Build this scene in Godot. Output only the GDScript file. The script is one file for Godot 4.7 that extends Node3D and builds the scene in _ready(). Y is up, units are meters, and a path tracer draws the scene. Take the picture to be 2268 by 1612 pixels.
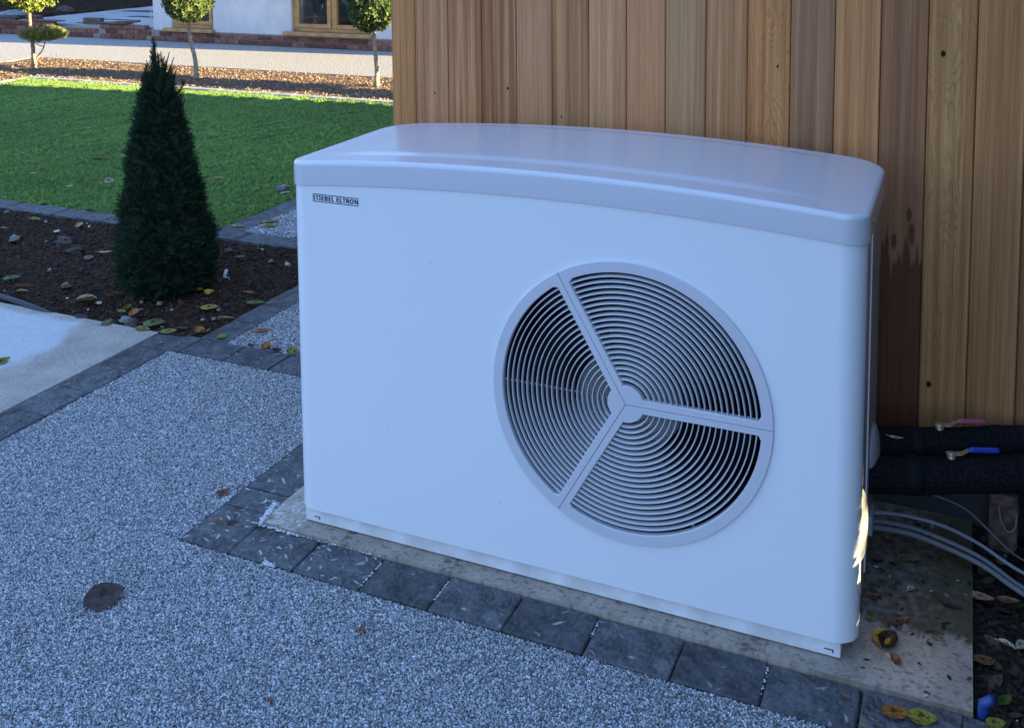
extends Node3D
# A white heat pump beside a cedar-clad garden building, with a garden and a house beyond.
# Axes: x runs along the front of the heat pump, y up, z towards the viewer; metres.

var rng := RandomNumberGenerator.new()
var nz := FastNoiseLite.new()
var M := {}
var taken := {}
const FRONT_WIDTH := 1.4877
const PANEL_FOOT := 0.046
const LID_LOW := 0.9557
const LID_TALL := 0.0638
const ARCH := 0.036
const WALL_Z := -0.7323

# ---------------------------------------------------------------- helpers
func lin(r: float, g: float, b: float) -> Color:
	return Color(r, g, b).linear_to_srgb()

func mat(c: Color, rough := 0.8, spec := 0.5) -> StandardMaterial3D:
	var m := StandardMaterial3D.new()
	m.albedo_color = c
	m.roughness = rough
	m.metallic_specular = spec
	return m

func noise_tex(freq: float, size: int, dark: Color, light: Color, octaves := 4, sd := 1, kind := FastNoiseLite.TYPE_SIMPLEX_SMOOTH) -> NoiseTexture2D:
	var n := FastNoiseLite.new()
	n.noise_type = kind
	n.frequency = freq
	n.fractal_octaves = octaves
	n.seed = sd
	var t := NoiseTexture2D.new()
	t.width = size
	t.height = size
	t.seamless = true
	t.noise = n
	var g := Gradient.new()
	g.set_color(0, dark)
	g.set_color(1, light)
	g.set_offset(0, 0.22)
	g.set_offset(1, 0.78)
	t.color_ramp = g
	return t

func tri_planar(m: StandardMaterial3D, per_metre: float, world := true) -> StandardMaterial3D:
	m.uv1_triplanar = true
	m.uv1_world_triplanar = world
	m.uv1_scale = Vector3.ONE * per_metre
	return m

func relief(m: StandardMaterial3D, t: Texture2D, cm: float) -> StandardMaterial3D:
	m.heightmap_enabled = true
	m.heightmap_texture = t
	m.heightmap_scale = cm
	return m

func numbered(called: String) -> String:
	if not taken.has(called):
		taken[called] = 0
		return called
	taken[called] += 1
	return "%s_%03d" % [called, taken[called]]

func tag(o: Node, label := "", category := "", group := "", kind := "") -> Node:
	if label: o.set_meta("label", label)
	if category: o.set_meta("category", category)
	if group: o.set_meta("group", group)
	if kind: o.set_meta("kind", kind)
	return o

func place(o: Node3D, called: String, parent: Node = null) -> void:
	if parent == null or parent == self:
		o.name = numbered(called)
		add_child(o, true)
	else:
		o.name = called
		parent.add_child(o, true)

func base(called: String, at := Vector3.ZERO, turn := 0.0) -> Node3D:
	var o := Node3D.new()
	place(o, called)
	o.position = at
	o.rotation.y = turn
	return o

func start(smooth := true) -> SurfaceTool:
	var st := SurfaceTool.new()
	st.begin(Mesh.PRIMITIVE_TRIANGLES)
	st.set_smooth_group(0 if smooth else -1)
	return st

func done(st: SurfaceTool) -> ArrayMesh:
	st.generate_normals()
	return st.commit()

func put(called: String, mesh: Mesh, m: Material, parent: Node = null) -> MeshInstance3D:
	var o := MeshInstance3D.new()
	o.mesh = mesh
	o.material_override = m
	place(o, called, parent)
	return o

func build(called: String, st: SurfaceTool, m: Material, parent: Node = null) -> MeshInstance3D:
	return put(called, done(st), m, parent)

func tri(st: SurfaceTool, a: Vector3, b: Vector3, c: Vector3) -> void:
	st.add_vertex(a)
	st.add_vertex(b)
	st.add_vertex(c)

func quad(st: SurfaceTool, a: Vector3, b: Vector3, c: Vector3, d: Vector3) -> void:
	tri(st, a, b, c)
	tri(st, a, c, d)

# a box with chamfered edges; corners may be shifted a little for hand-made pieces
func bevel_box(st: SurfaceTool, lo: Vector3, hi: Vector3, b: float, uneven := 0.0) -> void:
	var v := {}
	for i in 8:
		var s := Vector3(1 if i & 1 else -1, 1 if i & 2 else -1, 1 if i & 4 else -1)
		var p := Vector3(hi.x if i & 1 else lo.x, hi.y if i & 2 else lo.y, hi.z if i & 4 else lo.z)
		if uneven > 0.0:
			p += Vector3(rng.randf_range(-uneven, uneven), rng.randf_range(-uneven, uneven) * 0.5, rng.randf_range(-uneven, uneven))
		for ax in 3:
			var q := p
			for k in 3:
				if k != ax: q[k] -= s[k] * b
			v[Vector2i(i, ax)] = q
	var faces := [[0, 2, 6, 4, 0], [1, 5, 7, 3, 0], [0, 4, 5, 1, 1], [2, 3, 7, 6, 1], [0, 1, 3, 2, 2], [4, 6, 7, 5, 2]]
	for f in faces:
		var ax: int = f[4]
		quad(st, v[Vector2i(f[0], ax)], v[Vector2i(f[3], ax)], v[Vector2i(f[2], ax)], v[Vector2i(f[1], ax)])
	for i in 8:
		for k in 3:
			var j := i ^ (1 << k)
			if i < j:
				var a1 := (k + 1) % 3
				var a2 := (k + 2) % 3
				var qa: Vector3 = v[Vector2i(i, a1)]
				var qb: Vector3 = v[Vector2i(j, a1)]
				var qc: Vector3 = v[Vector2i(j, a2)]
				var qd: Vector3 = v[Vector2i(i, a2)]
				outward(st, qa, qb, qc, qd, (lo + hi) * 0.5)
		var mid := (lo + hi) * 0.5
		var ta: Vector3 = v[Vector2i(i, 0)]
		var tb: Vector3 = v[Vector2i(i, 1)]
		var tc: Vector3 = v[Vector2i(i, 2)]
		if (tb - ta).cross(tc - ta).dot(ta - mid) > 0.0: tri(st, ta, tc, tb)
		else: tri(st, ta, tb, tc)

func outward(st: SurfaceTool, a: Vector3, b: Vector3, c: Vector3, d: Vector3, from: Vector3) -> void:
	if (b - a).cross(c - a).dot((a + c) * 0.5 - from) > 0.0: quad(st, a, d, c, b)
	else: quad(st, a, b, c, d)

func box_part(called: String, lo: Vector3, hi: Vector3, b: float, m: Material, parent: Node = null, uneven := 0.0) -> MeshInstance3D:
	var st := start(false)
	bevel_box(st, lo, hi, b, uneven)
	return build(called, st, m, parent)

# a tube along points, with a radius for each
func tube(st: SurfaceTool, pts: Array, radii: Array, sides := 8, caps := true) -> void:
	var rings := []
	var up := Vector3(0.13, 0.97, 0.21).normalized()
	for i in pts.size():
		var dir: Vector3 = (pts[mini(i + 1, pts.size() - 1)] - pts[maxi(i - 1, 0)]).normalized()
		if absf(dir.dot(up)) > 0.95: up = Vector3(0.9, 0.1, 0.4).normalized()
		var sx := dir.cross(up).normalized()
		var sy := sx.cross(dir).normalized()
		var ring := []
		for k in sides:
			var a := TAU * k / sides
			ring.append(pts[i] + (sx * cos(a) + sy * sin(a)) * radii[i])
		rings.append(ring)
	for i in pts.size() - 1:
		for k in sides:
			var n := (k + 1) % sides
			quad(st, rings[i][k], rings[i][n], rings[i + 1][n], rings[i + 1][k])
	if caps:
		for k in range(1, sides - 1):
			tri(st, rings[0][0], rings[0][k + 1], rings[0][k])
			var e: Array = rings[pts.size() - 1]
			tri(st, e[0], e[k], e[k + 1])

func curve_points(pts: Array, steps: int) -> Array:
	var c := Curve3D.new()
	for i in pts.size():
		var a: Vector3 = pts[maxi(i - 1, 0)]
		var b: Vector3 = pts[mini(i + 1, pts.size() - 1)]
		var t := (b - a) / 6.0
		c.add_point(pts[i], -t, t)
	var out := []
	for i in steps + 1:
		out.append(c.sample_baked(c.get_baked_length() * i / steps, true))
	return out

func same(n: int, r: float) -> Array:
	var out := []
	for i in n: out.append(r)
	return out

func many(called: String, mesh: Mesh, m: Material, where: Array, tints: Array, parent: Node = null, kind := "stuff") -> MultiMeshInstance3D:
	var mm := MultiMesh.new()
	mm.transform_format = MultiMesh.TRANSFORM_3D
	mm.use_colors = true
	mm.mesh = mesh
	mm.instance_count = where.size()
	for i in where.size():
		mm.set_instance_transform(i, where[i])
		mm.set_instance_color(i, tints[i])
	var o := MultiMeshInstance3D.new()
	o.multimesh = mm
	o.material_override = m
	place(o, called, parent)
	if kind: o.set_meta("kind", kind)
	return o

func tinted(rough := 0.8, spec := 0.3) -> StandardMaterial3D:
	var m := mat(Color.WHITE, rough, spec)
	m.vertex_color_use_as_albedo = true
	return m

# a lump: an icosphere pushed in and out by noise
func lump(level: int, rough: float, sd: int, squash := Vector3.ONE, smooth := true) -> ArrayMesh:
	var t := (1.0 + sqrt(5.0)) / 2.0
	var v := [Vector3(-1, t, 0), Vector3(1, t, 0), Vector3(-1, -t, 0), Vector3(1, -t, 0), Vector3(0, -1, t), Vector3(0, 1, t), Vector3(0, -1, -t), Vector3(0, 1, -t), Vector3(t, 0, -1), Vector3(t, 0, 1), Vector3(-t, 0, -1), Vector3(-t, 0, 1)]
	var f := [[0, 11, 5], [0, 5, 1], [0, 1, 7], [0, 7, 10], [0, 10, 11], [1, 5, 9], [5, 11, 4], [11, 10, 2], [10, 7, 6], [7, 1, 8], [3, 9, 4], [3, 4, 2], [3, 2, 6], [3, 6, 8], [3, 8, 9], [4, 9, 5], [2, 4, 11], [6, 2, 10], [8, 6, 7], [9, 8, 1]]
	var tris := []
	for q in f: tris.append([v[q[0]].normalized(), v[q[1]].normalized(), v[q[2]].normalized()])
	for l in level:
		var nxt := []
		for q in tris:
			var ab: Vector3 = ((q[0] + q[1]) * 0.5).normalized()
			var bc: Vector3 = ((q[1] + q[2]) * 0.5).normalized()
			var ca: Vector3 = ((q[2] + q[0]) * 0.5).normalized()
			nxt.append_array([[q[0], ab, ca], [ab, q[1], bc], [ca, bc, q[2]], [ab, bc, ca]])
		tris = nxt
	var st := start(smooth)
	for q in tris:
		var w := []
		for p: Vector3 in q:
			var k := 1.0 + rough * nz.get_noise_3d(p.x * 90.0 + sd * 31.0, p.y * 90.0, p.z * 90.0)
			w.append(p * k * squash)
		tri(st, w[0], w[2], w[1])
	return done(st)

func turned(at: Vector3, size: Vector3, tilt := PI) -> Transform3D:
	var b := Basis.from_euler(Vector3(rng.randf_range(-tilt, tilt), rng.randf_range(-PI, PI), rng.randf_range(-tilt, tilt)))
	return Transform3D(b * Basis.from_scale(size), at)

# ---------------------------------------------------------------- materials
func make_materials() -> void:
	M.white_paint = mat(lin(0.84, 0.84, 0.83), 0.30, 0.5)
	M.white_paint.clearcoat_enabled = true
	M.white_paint.clearcoat = 0.35
	M.white_paint.clearcoat_roughness = 0.18
	M.grey_paint = mat(lin(0.635, 0.625, 0.64), 0.27, 0.5)
	M.grey_paint.clearcoat_enabled = true
	M.grey_paint.clearcoat = 0.5
	M.grey_paint.clearcoat_roughness = 0.12
	M.grille_plastic = mat(lin(0.62, 0.605, 0.63), 0.42, 0.5)
	M.louvre_plastic = mat(lin(0.58, 0.57, 0.58), 0.42, 0.5)
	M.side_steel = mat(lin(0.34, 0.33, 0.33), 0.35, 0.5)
	M.skirt_paint = tri_planar(mat(Color.WHITE, 0.45, 0.5), 2.2)
	M.skirt_paint.albedo_texture = noise_tex(0.012, 256, lin(0.66, 0.65, 0.61), lin(0.84, 0.84, 0.84), 5, 3)
	M.duct = mat(lin(0.035, 0.034, 0.04), 0.6, 0.4)
	M.hub = mat(lin(0.42, 0.42, 0.42), 0.5, 0.4)
	M.blade = mat(lin(0.018, 0.018, 0.02), 0.5, 0.4)
	M.black = mat(lin(0.01, 0.01, 0.012), 0.7, 0.3)
	M.ink = mat(lin(0.012, 0.010, 0.045), 0.5, 0.4)
	M.screw = mat(lin(0.5, 0.5, 0.5), 0.3, 0.5)
	M.screw.metallic = 0.9
	M.insulation = tri_planar(mat(Color.WHITE, 0.85, 0.25), 14.0)
	M.insulation.albedo_texture = noise_tex(0.05, 128, lin(0.005, 0.005, 0.006), lin(0.019, 0.019, 0.021), 3, 8)
	M.brass = mat(lin(0.55, 0.45, 0.30), 0.4, 0.5)
	M.brass.metallic = 0.6
	M.red_lever = mat(lin(0.42, 0.11, 0.13), 0.4, 0.5)
	M.blue_lever = mat(lin(0.025, 0.06, 0.40), 0.4, 0.5)
	M.cable_grey = mat(lin(0.17, 0.18, 0.185), 0.55, 0.4)
	M.cable_white = mat(lin(0.24, 0.26, 0.31), 0.5, 0.4)
	M.cable_thin = mat(lin(0.20, 0.17, 0.15), 0.6, 0.4)
	# ground
	M.soil = tri_planar(mat(Color.WHITE, 0.95, 0.2), 1.7)
	M.soil.albedo_texture = noise_tex(0.03, 512, lin(0.022, 0.012, 0.008), lin(0.095, 0.055, 0.034), 6, 4)
	relief(M.soil, noise_tex(0.05, 512, Color.BLACK, Color.WHITE, 6, 5), 2.2)
	M.soil_dry = tri_planar(mat(Color.WHITE, 0.95, 0.2), 1.3)
	M.soil_dry.albedo_texture = noise_tex(0.03, 512, lin(0.10, 0.066, 0.042), lin(0.30, 0.20, 0.125), 6, 14)
	relief(M.soil_dry, noise_tex(0.05, 512, Color.BLACK, Color.WHITE, 6, 15), 3.0)
	M.soil_damp = tri_planar(mat(Color.WHITE, 0.9, 0.3), 2.1)
	M.soil_damp.albedo_texture = noise_tex(0.035, 512, lin(0.012, 0.010, 0.008), lin(0.060, 0.048, 0.038), 6, 24)
	relief(M.soil_damp, noise_tex(0.05, 256, Color.BLACK, Color.WHITE, 6, 25), 2.0)
	M.turf = tri_planar(mat(Color.WHITE, 0.9, 0.2), 3.0)
	M.turf.albedo_texture = noise_tex(0.08, 256, lin(0.04, 0.10, 0.02), lin(0.09, 0.19, 0.04), 4, 6)
	M.gravel_bed = tri_planar(mat(Color.WHITE, 0.85, 0.3), 4.0)
	M.gravel_bed.albedo_texture = noise_tex(0.11, 512, lin(0.10, 0.10, 0.11), lin(0.42, 0.42, 0.43), 3, 9, FastNoiseLite.TYPE_CELLULAR)
	M.path = tri_planar(mat(Color.WHITE, 0.85, 0.3), 0.8)
	M.path.albedo_texture = noise_tex(0.10, 512, lin(0.14, 0.137, 0.132), lin(0.63, 0.60, 0.555), 4, 11)
	relief(M.path, noise_tex(0.16, 512, Color.BLACK, Color.WHITE, 3, 12), 0.6)
	M.paver = []
	for k in 3:
		var p: StandardMaterial3D = tri_planar(mat(Color.WHITE, 0.72, 0.35), 1.9 + 0.23 * k)
		p.albedo_texture = stone_texture(30 + k, [0.078, 0.090, 0.104][k], 240, 0.30)
		relief(p, noise_tex(0.03, 256, Color.BLACK, Color.WHITE, 5, 40 + k), 0.7)
		M.paver.append(p)
	M.paver_smeared = tri_planar(mat(Color.WHITE, 0.72, 0.35), 2.1)
	M.paver_smeared.albedo_texture = stone_texture(91, 0.092, 900, 0.7)
	relief(M.paver_smeared, M.paver[0].heightmap_texture, 0.6)
	M.joint_sand = tri_planar(mat(Color.WHITE, 0.95, 0.2), 6.0)
	M.joint_sand.albedo_texture = noise_tex(0.06, 128, lin(0.02, 0.02, 0.02), lin(0.07, 0.065, 0.06), 4, 50)
	M.mortar = tri_planar(mat(Color.WHITE, 0.9, 0.2), 7.0)
	M.mortar.albedo_texture = noise_tex(0.04, 128, lin(0.42, 0.42, 0.42), lin(0.78, 0.78, 0.78), 5, 51)
	M.kerb = tri_planar(mat(Color.WHITE, 0.85, 0.3), 2.0)
	M.kerb.albedo_texture = noise_tex(0.03, 128, lin(0.24, 0.235, 0.22), lin(0.38, 0.37, 0.345), 5, 52)
	# building
	M.render_white = tri_planar(mat(Color.WHITE, 0.9, 0.3), 0.8)
	M.render_white.albedo_texture = noise_tex(0.01, 256, lin(0.57, 0.565, 0.555), lin(0.65, 0.64, 0.625), 5, 60)
	M.brick = []
	for c in [[0.19, 0.080, 0.055], [0.24, 0.105, 0.075], [0.155, 0.070, 0.052], [0.27, 0.135, 0.095]]:
		var b := tri_planar(mat(Color.WHITE, 0.9, 0.3), 3.0)
		b.albedo_texture = noise_tex(0.04, 128, lin(c[0] * 0.7, c[1] * 0.7, c[2] * 0.7), lin(c[0] * 1.2, c[1] * 1.25, c[2] * 1.3), 5, 61 + int(c[0] * 100))
		M.brick.append(b)
	M.brick_mortar = mat(lin(0.30, 0.25, 0.21), 0.95, 0.2)
	M.oak = tri_planar(mat(Color.WHITE, 0.5, 0.4), 2.0)
	M.oak.albedo_texture = noise_tex(0.02, 128, lin(0.36, 0.20, 0.075), lin(0.50, 0.29, 0.12), 4, 70)
	M.pane = mat(Color(0.25, 0.3, 0.3, 0.04), 0.02, 0.3)
	M.pane.transparency = BaseMaterial3D.TRANSPARENCY_ALPHA
	M.chrome = mat(lin(0.75, 0.75, 0.77), 0.12, 0.5)
	M.chrome.metallic = 1.0
	M.room = mat(lin(0.60, 0.59, 0.58), 0.8, 0.3)
	M.room_floor = mat(lin(0.38, 0.37, 0.36), 0.35, 0.5)
	M.furniture_white = mat(lin(0.75, 0.78, 0.8), 0.5, 0.4)
	M.seat_dark = mat(lin(0.03, 0.03, 0.035), 0.6, 0.3)
	M.blind = mat(lin(0.35, 0.55, 0.55), 0.7, 0.3)
	M.membrane = tri_planar(mat(Color.WHITE, 0.45, 0.4), 0.7)
	M.membrane.albedo_texture = noise_tex(0.02, 128, lin(0.22, 0.23, 0.235), lin(0.33, 0.335, 0.34), 4, 72)
	M.puddle = mat(lin(0.16, 0.165, 0.17), 0.03, 0.5)
	M.tile_dark = tri_planar(mat(Color.WHITE, 0.8, 0.3), 4.0)
	M.tile_dark.albedo_texture = noise_tex(0.04, 128, lin(0.08, 0.055, 0.045), lin(0.20, 0.14, 0.11), 4, 73)
	M.shed_side = mat(lin(0.40, 0.21, 0.10), 0.8, 0.3)
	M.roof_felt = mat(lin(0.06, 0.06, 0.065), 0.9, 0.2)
	M.bark = tri_planar(mat(Color.WHITE, 0.9, 0.2), 9.0)
	M.bark.albedo_texture = noise_tex(0.03, 128, lin(0.16, 0.12, 0.08), lin(0.46, 0.39, 0.29), 5, 74)
	M.bark_dark = mat(lin(0.035, 0.024, 0.017), 0.9, 0.2)
	M.needles = tinted(0.75, 0.25)
	M.leafage = tinted(0.5, 0.4)
	M.leafage.backlight_enabled = true
	M.leafage.backlight = Color(0.30, 0.36, 0.12)
	M.grains = tinted(0.55, 0.4)
	M.clods = tinted(0.95, 0.2)
	M.blades = tinted(0.6, 0.3)
	M.stone = []
	for c in [[0.30, 0.26, 0.21], [0.10, 0.072, 0.062], [0.24, 0.24, 0.235], [0.20, 0.135, 0.085], [0.06, 0.050, 0.046]]:
		var s := tri_planar(mat(Color.WHITE, 0.8, 0.35), 20.0, false)
		s.uv1_scale = Vector3.ONE * 0.6
		s.albedo_texture = noise_tex(0.03, 128, lin(c[0] * 0.6, c[1] * 0.6, c[2] * 0.6), lin(c[0] * 1.2, c[1] * 1.2, c[2] * 1.2), 5, 80 + int(c[0] * 100))
		M.stone.append(s)
	M.leaf = {}
	var vein := leaf_texture()
	for c in [["tan", 0.50, 0.33, 0.18], ["brown", 0.26, 0.14, 0.075], ["dark", 0.075, 0.045, 0.033], ["yellow", 0.62, 0.44, 0.06], ["olive", 0.30, 0.28, 0.07], ["green", 0.13, 0.19, 0.05], ["orange", 0.42, 0.18, 0.045], ["pale", 0.66, 0.58, 0.44], ["russet", 0.30, 0.11, 0.065], ["lime", 0.34, 0.31, 0.05]]:
		var l := mat(lin(c[1], c[2], c[3]), 0.6, 0.35)
		l.albedo_texture = vein
		l.backlight_enabled = true
		l.backlight = Color(0.18, 0.14, 0.06)
		M.leaf[c[0]] = l

func stone_texture(sd: int, tone: float, strokes: int, strong: float) -> ImageTexture:
	# charcoal stone, scuffed or with dried slurry wiped over it in short curls; half a metre across
	var sz := 400
	var im := Image.create_empty(sz, sz, false, Image.FORMAT_RGBF)
	var n := FastNoiseLite.new()
	n.seed = sd
	n.frequency = 1.0
	n.fractal_octaves = 4
	for y in sz:
		for x in sz:
			var g := tone * (1.0 + 0.55 * n.get_noise_2d(x * 0.012, y * 0.012) + 0.45 * n.get_noise_2d(x * 0.09, y * 0.05) + 0.3 * n.get_noise_2d(x * 0.5, y * 0.5))
			im.set_pixel(x, y, Color(g, g * 0.99, g * 1.02))
	for i in strokes:
		var p := Vector2(rng.randf() * sz, rng.randf() * sz)
		var thick := n.get_noise_2d(p.x * 0.02 + 60.0, p.y * 0.02)
		if thick < 0.0 and rng.randf() < 0.8: continue
		var a := rng.randf_range(-0.5, 0.7)
		var bend := rng.randf_range(-0.09, 0.09)
		var wide := 0.6 + pow(rng.randf(), 4.0) * 3.0
		var power := strong * rng.randf_range(0.15, 0.8)
		var ln := rng.randi_range(5, 30)
		for k in ln:
			p += Vector2(cos(a), sin(a))
			a += bend
			var wd := wide * sin(PI * (k + 0.5) / ln)
			for dy in range(-3, 4):
				for dx in range(-3, 4):
					var cov := clampf(wd + 0.5 - sqrt(dx * dx + dy * dy), 0.0, 1.0) * power
					if cov > 0.02:
						var px := posmod(int(p.x) + dx, sz)
						var py := posmod(int(p.y) + dy, sz)
						im.set_pixel(px, py, im.get_pixel(px, py).lerp(Color(0.55, 0.55, 0.55), cov * 0.6))
	for y in sz:
		for x in sz: im.set_pixel(x, y, im.get_pixel(x, y).linear_to_srgb())
	im.convert(Image.FORMAT_RGB8)
	return ImageTexture.create_from_image(im)

func leaf_texture() -> ImageTexture:
	var im := Image.create_empty(64, 128, false, Image.FORMAT_RGB8)
	for y in 128:
		for x in 64:
			var u := absf(x - 31.5) / 32.0
			var v := y / 128.0
			var g := 0.80 + 0.22 * nz.get_noise_2d(x * 3.0, y * 3.0) + 0.16 * nz.get_noise_2d(x * 12.0, y * 12.0)
			var side := absf(fposmod((v - u * 0.28) * 9.0, 1.0) - 0.5)
			if side > 0.43: g *= 1.22
			if u < 0.05: g *= 1.35
			g *= 1.0 - 0.45 * clampf(nz.get_noise_2d(x * 2.0 + 300.0, y * 2.0) * 3.0 - 0.5, 0.0, 1.0)
			im.set_pixel(x, y, Color(g, g * 0.98, g * 0.95))
	return ImageTexture.create_from_image(im)

# ---------------------------------------------------------------- heat pump
func lid_top(x: float, z: float) -> float:
	var s := (x - FRONT_WIDTH * 0.5) / (FRONT_WIDTH * 0.5)
	var y := LID_LOW + LID_TALL + ARCH * (1.0 - s * s)
	# a pressed panel that stands a little proud between two long steps
	var ends := smoothstep(0.03, 0.20, x) * (1.0 - smoothstep(FRONT_WIDTH - 0.30, FRONT_WIDTH - 0.08, x))
	y += 0.0048 * ends * (1.0 - smoothstep(-0.108, -0.074, z)) * smoothstep(-0.530, -0.500, z)
	return y

func heat_pump() -> void:
	var t := base("heat_pump", Vector3.ZERO)
	tag(t, "large white box heat pump with arched lid and round fan grille before the cedar wall", "heat pump")
	var w := FRONT_WIDTH
	var r := 0.055
	var cx := 0.955
	var cy := 0.514
	# front sheet: flat face with a round hole, rounded upright edges
	var st := start()
	var hole := 0.332
	var n := 120
	var x0 := r
	var x1 := w - r
	var y0 := PANEL_FOOT
	var y1 := 1.0
	st.set_normal(Vector3(0, 0, 1))
	var inner := []
	var outer := []
	for k in n:
		var a := TAU * k / n
		var d := Vector2(cos(a), sin(a))
		inner.append(Vector3(cx + d.x * hole, cy + d.y * hole, 0))
		var far := INF
		if d.x > 1e-6: far = minf(far, (x1 - cx) / d.x)
		if d.x < -1e-6: far = minf(far, (x0 - cx) / d.x)
		if d.y > 1e-6: far = minf(far, (y1 - cy) / d.y)
		if d.y < -1e-6: far = minf(far, (y0 - cy) / d.y)
		outer.append(Vector3(cx + d.x * far, cy + d.y * far, 0))
	for k in n:
		var m := (k + 1) % n
		quad(st, inner[k], inner[m], outer[m], outer[k])
		var oa: Vector3 = outer[k]
		var ob: Vector3 = outer[m]
		if absf(oa.x - ob.x) > 1e-4 and absf(oa.y - ob.y) > 1e-4:
			var corner := Vector3(x1 if oa.x + ob.x > x0 + x1 else x0, y1 if oa.y + ob.y > y0 + y1 else y0, 0)
			tri(st, oa, ob, corner)
	for side in 2:
		for k in 12:
			var pts := []
			var nor := []
			for q in [k, k + 1]:
				var a: float = PI * 0.5 * q / 12.0
				var px := r - r * sin(a)
				pts.append(Vector3(px if side == 0 else w - px, 0, -r + r * cos(a)))
				nor.append(Vector3(-sin(a) if side == 0 else sin(a), 0, cos(a)))
			var order := [[0, y0], [1, y0], [1, y1], [0, y0], [1, y1], [0, y1]]
			if side == 1: order.reverse()
			for o in order:
				st.set_normal(nor[o[0]])
				st.add_vertex(Vector3(pts[o[0]].x, o[1], pts[o[0]].z))
	# folded foot
	st.set_normal(Vector3(0, -1, 0))
	quad(st, Vector3(x0, y0, 0), Vector3(x1, y0, 0), Vector3(x1, y0, -0.03), Vector3(x0, y0, -0.03))
	for side in 2:
		for k in 12:
			var q := []
			for v in [k, k + 1]:
				var a: float = PI * 0.5 * v / 12.0
				var px := r - r * sin(a)
				q.append(Vector3(px if side == 0 else w - px, y0, -r + r * cos(a)))
			tri(st, q[0], q[1], Vector3(x0 if side == 0 else x1, y0, -r))
	put("front_panel", st.commit(), M.white_paint, t)
	# skirt under the panel
	box_part("base_skirt", Vector3(0.021, 0.003, -0.54), Vector3(w - 0.035, 0.0575, -0.0125), 0.002, M.skirt_paint, t)
	for s in [[0.049, 0.0685], [1.4165, 1.4375]]:
		var sl := start(false)
		bevel_box(sl, Vector3(s[0], 0.0178, -0.0140), Vector3(s[1], 0.0205, -0.0120), 0.0003)
		bevel_box(sl, Vector3(s[1] - 0.003, 0.0125, -0.0140), Vector3(s[1], 0.0176, -0.0118), 0.0003)
		build("drain_slot", sl, M.black, t)
	# sides and back
	box_part("side_panel", Vector3(0.004, y0, -0.56), Vector3(0.03, 0.99, -r - 0.001), 0.002, M.white_paint, t)
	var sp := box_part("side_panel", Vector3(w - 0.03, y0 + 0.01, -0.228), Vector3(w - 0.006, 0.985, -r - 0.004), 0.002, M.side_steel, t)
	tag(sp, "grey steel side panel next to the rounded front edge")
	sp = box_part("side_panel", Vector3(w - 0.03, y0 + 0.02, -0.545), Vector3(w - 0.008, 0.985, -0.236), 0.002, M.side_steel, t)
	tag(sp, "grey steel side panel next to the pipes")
	box_part("flange", Vector3(w - 0.02, 0.085, -0.2335), Vector3(w - 0.003, 0.955, -0.2295), 0.001, M.white_paint, t)
	box_part("back_panel", Vector3(0.02, y0, -0.577), Vector3(w - 0.02, 0.98, -0.562), 0.003, M.side_steel, t)
	# cover plates low on the side
	var cover := lump(3, 0.0, 1, Vector3(0.020, 0.080, 0.075))
	var cp := put("pipe_cover", cover, M.side_steel, t)
	cp.position = Vector3(w - 0.008, 0.285, -0.43)
	cp = put("cable_cover", lump(3, 0.0, 1, Vector3(0.016, 0.085, 0.045)), M.side_steel, t)
	cp.position = Vector3(w - 0.006, 0.275, -0.105)
	box_part("cable_clamp", Vector3(w - 0.008, 0.12, -0.40), Vector3(w + 0.004, 0.17, -0.33), 0.003, M.side_steel, t)
	for p in [[0.978, -0.126], [0.993, -0.49]]:
		var s := put("screw", lump(2, 0.0, 1, Vector3(0.004, 0.006, 0.006)), M.screw, t)
		s.position = Vector3(w + 0.003, p[0], p[1])
	make_lid(t)
	make_grille(t, cx, cy)
	# lettering between two rules
	var letters := TextMesh.new()
	letters.text = "STIEBEL ELTRON"
	var font := SystemFont.new()
	font.font_names = PackedStringArray(["Droid Sans"])
	font.font_weight = 700
	var bold := FontVariation.new()
	bold.base_font = font
	bold.variation_embolden = 0.0
	letters.font = bold
	letters.font_size = 64
	letters.pixel_size = 0.0002
	letters.depth = 0.0008
	var lm := put("lettering", letters, M.ink, t)
	var size := letters.get_aabb().size
	lm.scale = Vector3(0.1418 / size.x, 0.0135 / size.y, 1.0)
	lm.position = Vector3(0.0803 + 0.0709, 0.9284, 0.0006) - Vector3(letters.get_aabb().get_center().x * lm.scale.x, letters.get_aabb().get_center().y * lm.scale.y, 0)
	box_part("lettering_rule", Vector3(0.0803, 0.9372, -0.001), Vector3(0.2228, 0.9391, 0.0008), 0.0002, M.ink, t)
	box_part("lettering_rule", Vector3(0.0803, 0.9174, -0.001), Vector3(0.2228, 0.9193, 0.0008), 0.0002, M.ink, t)
	# two chips in the paint
	for p in [[0.432, 0.792], [0.62, 0.19], [0.30, 0.33]]:
		var c := put("paint_chip", lump(1, 0.3, 3, Vector3(0.0014, 0.0012, 0.0006)), M.ink, t)
		c.position = Vector3(p[0], p[1], 0.0)

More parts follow.
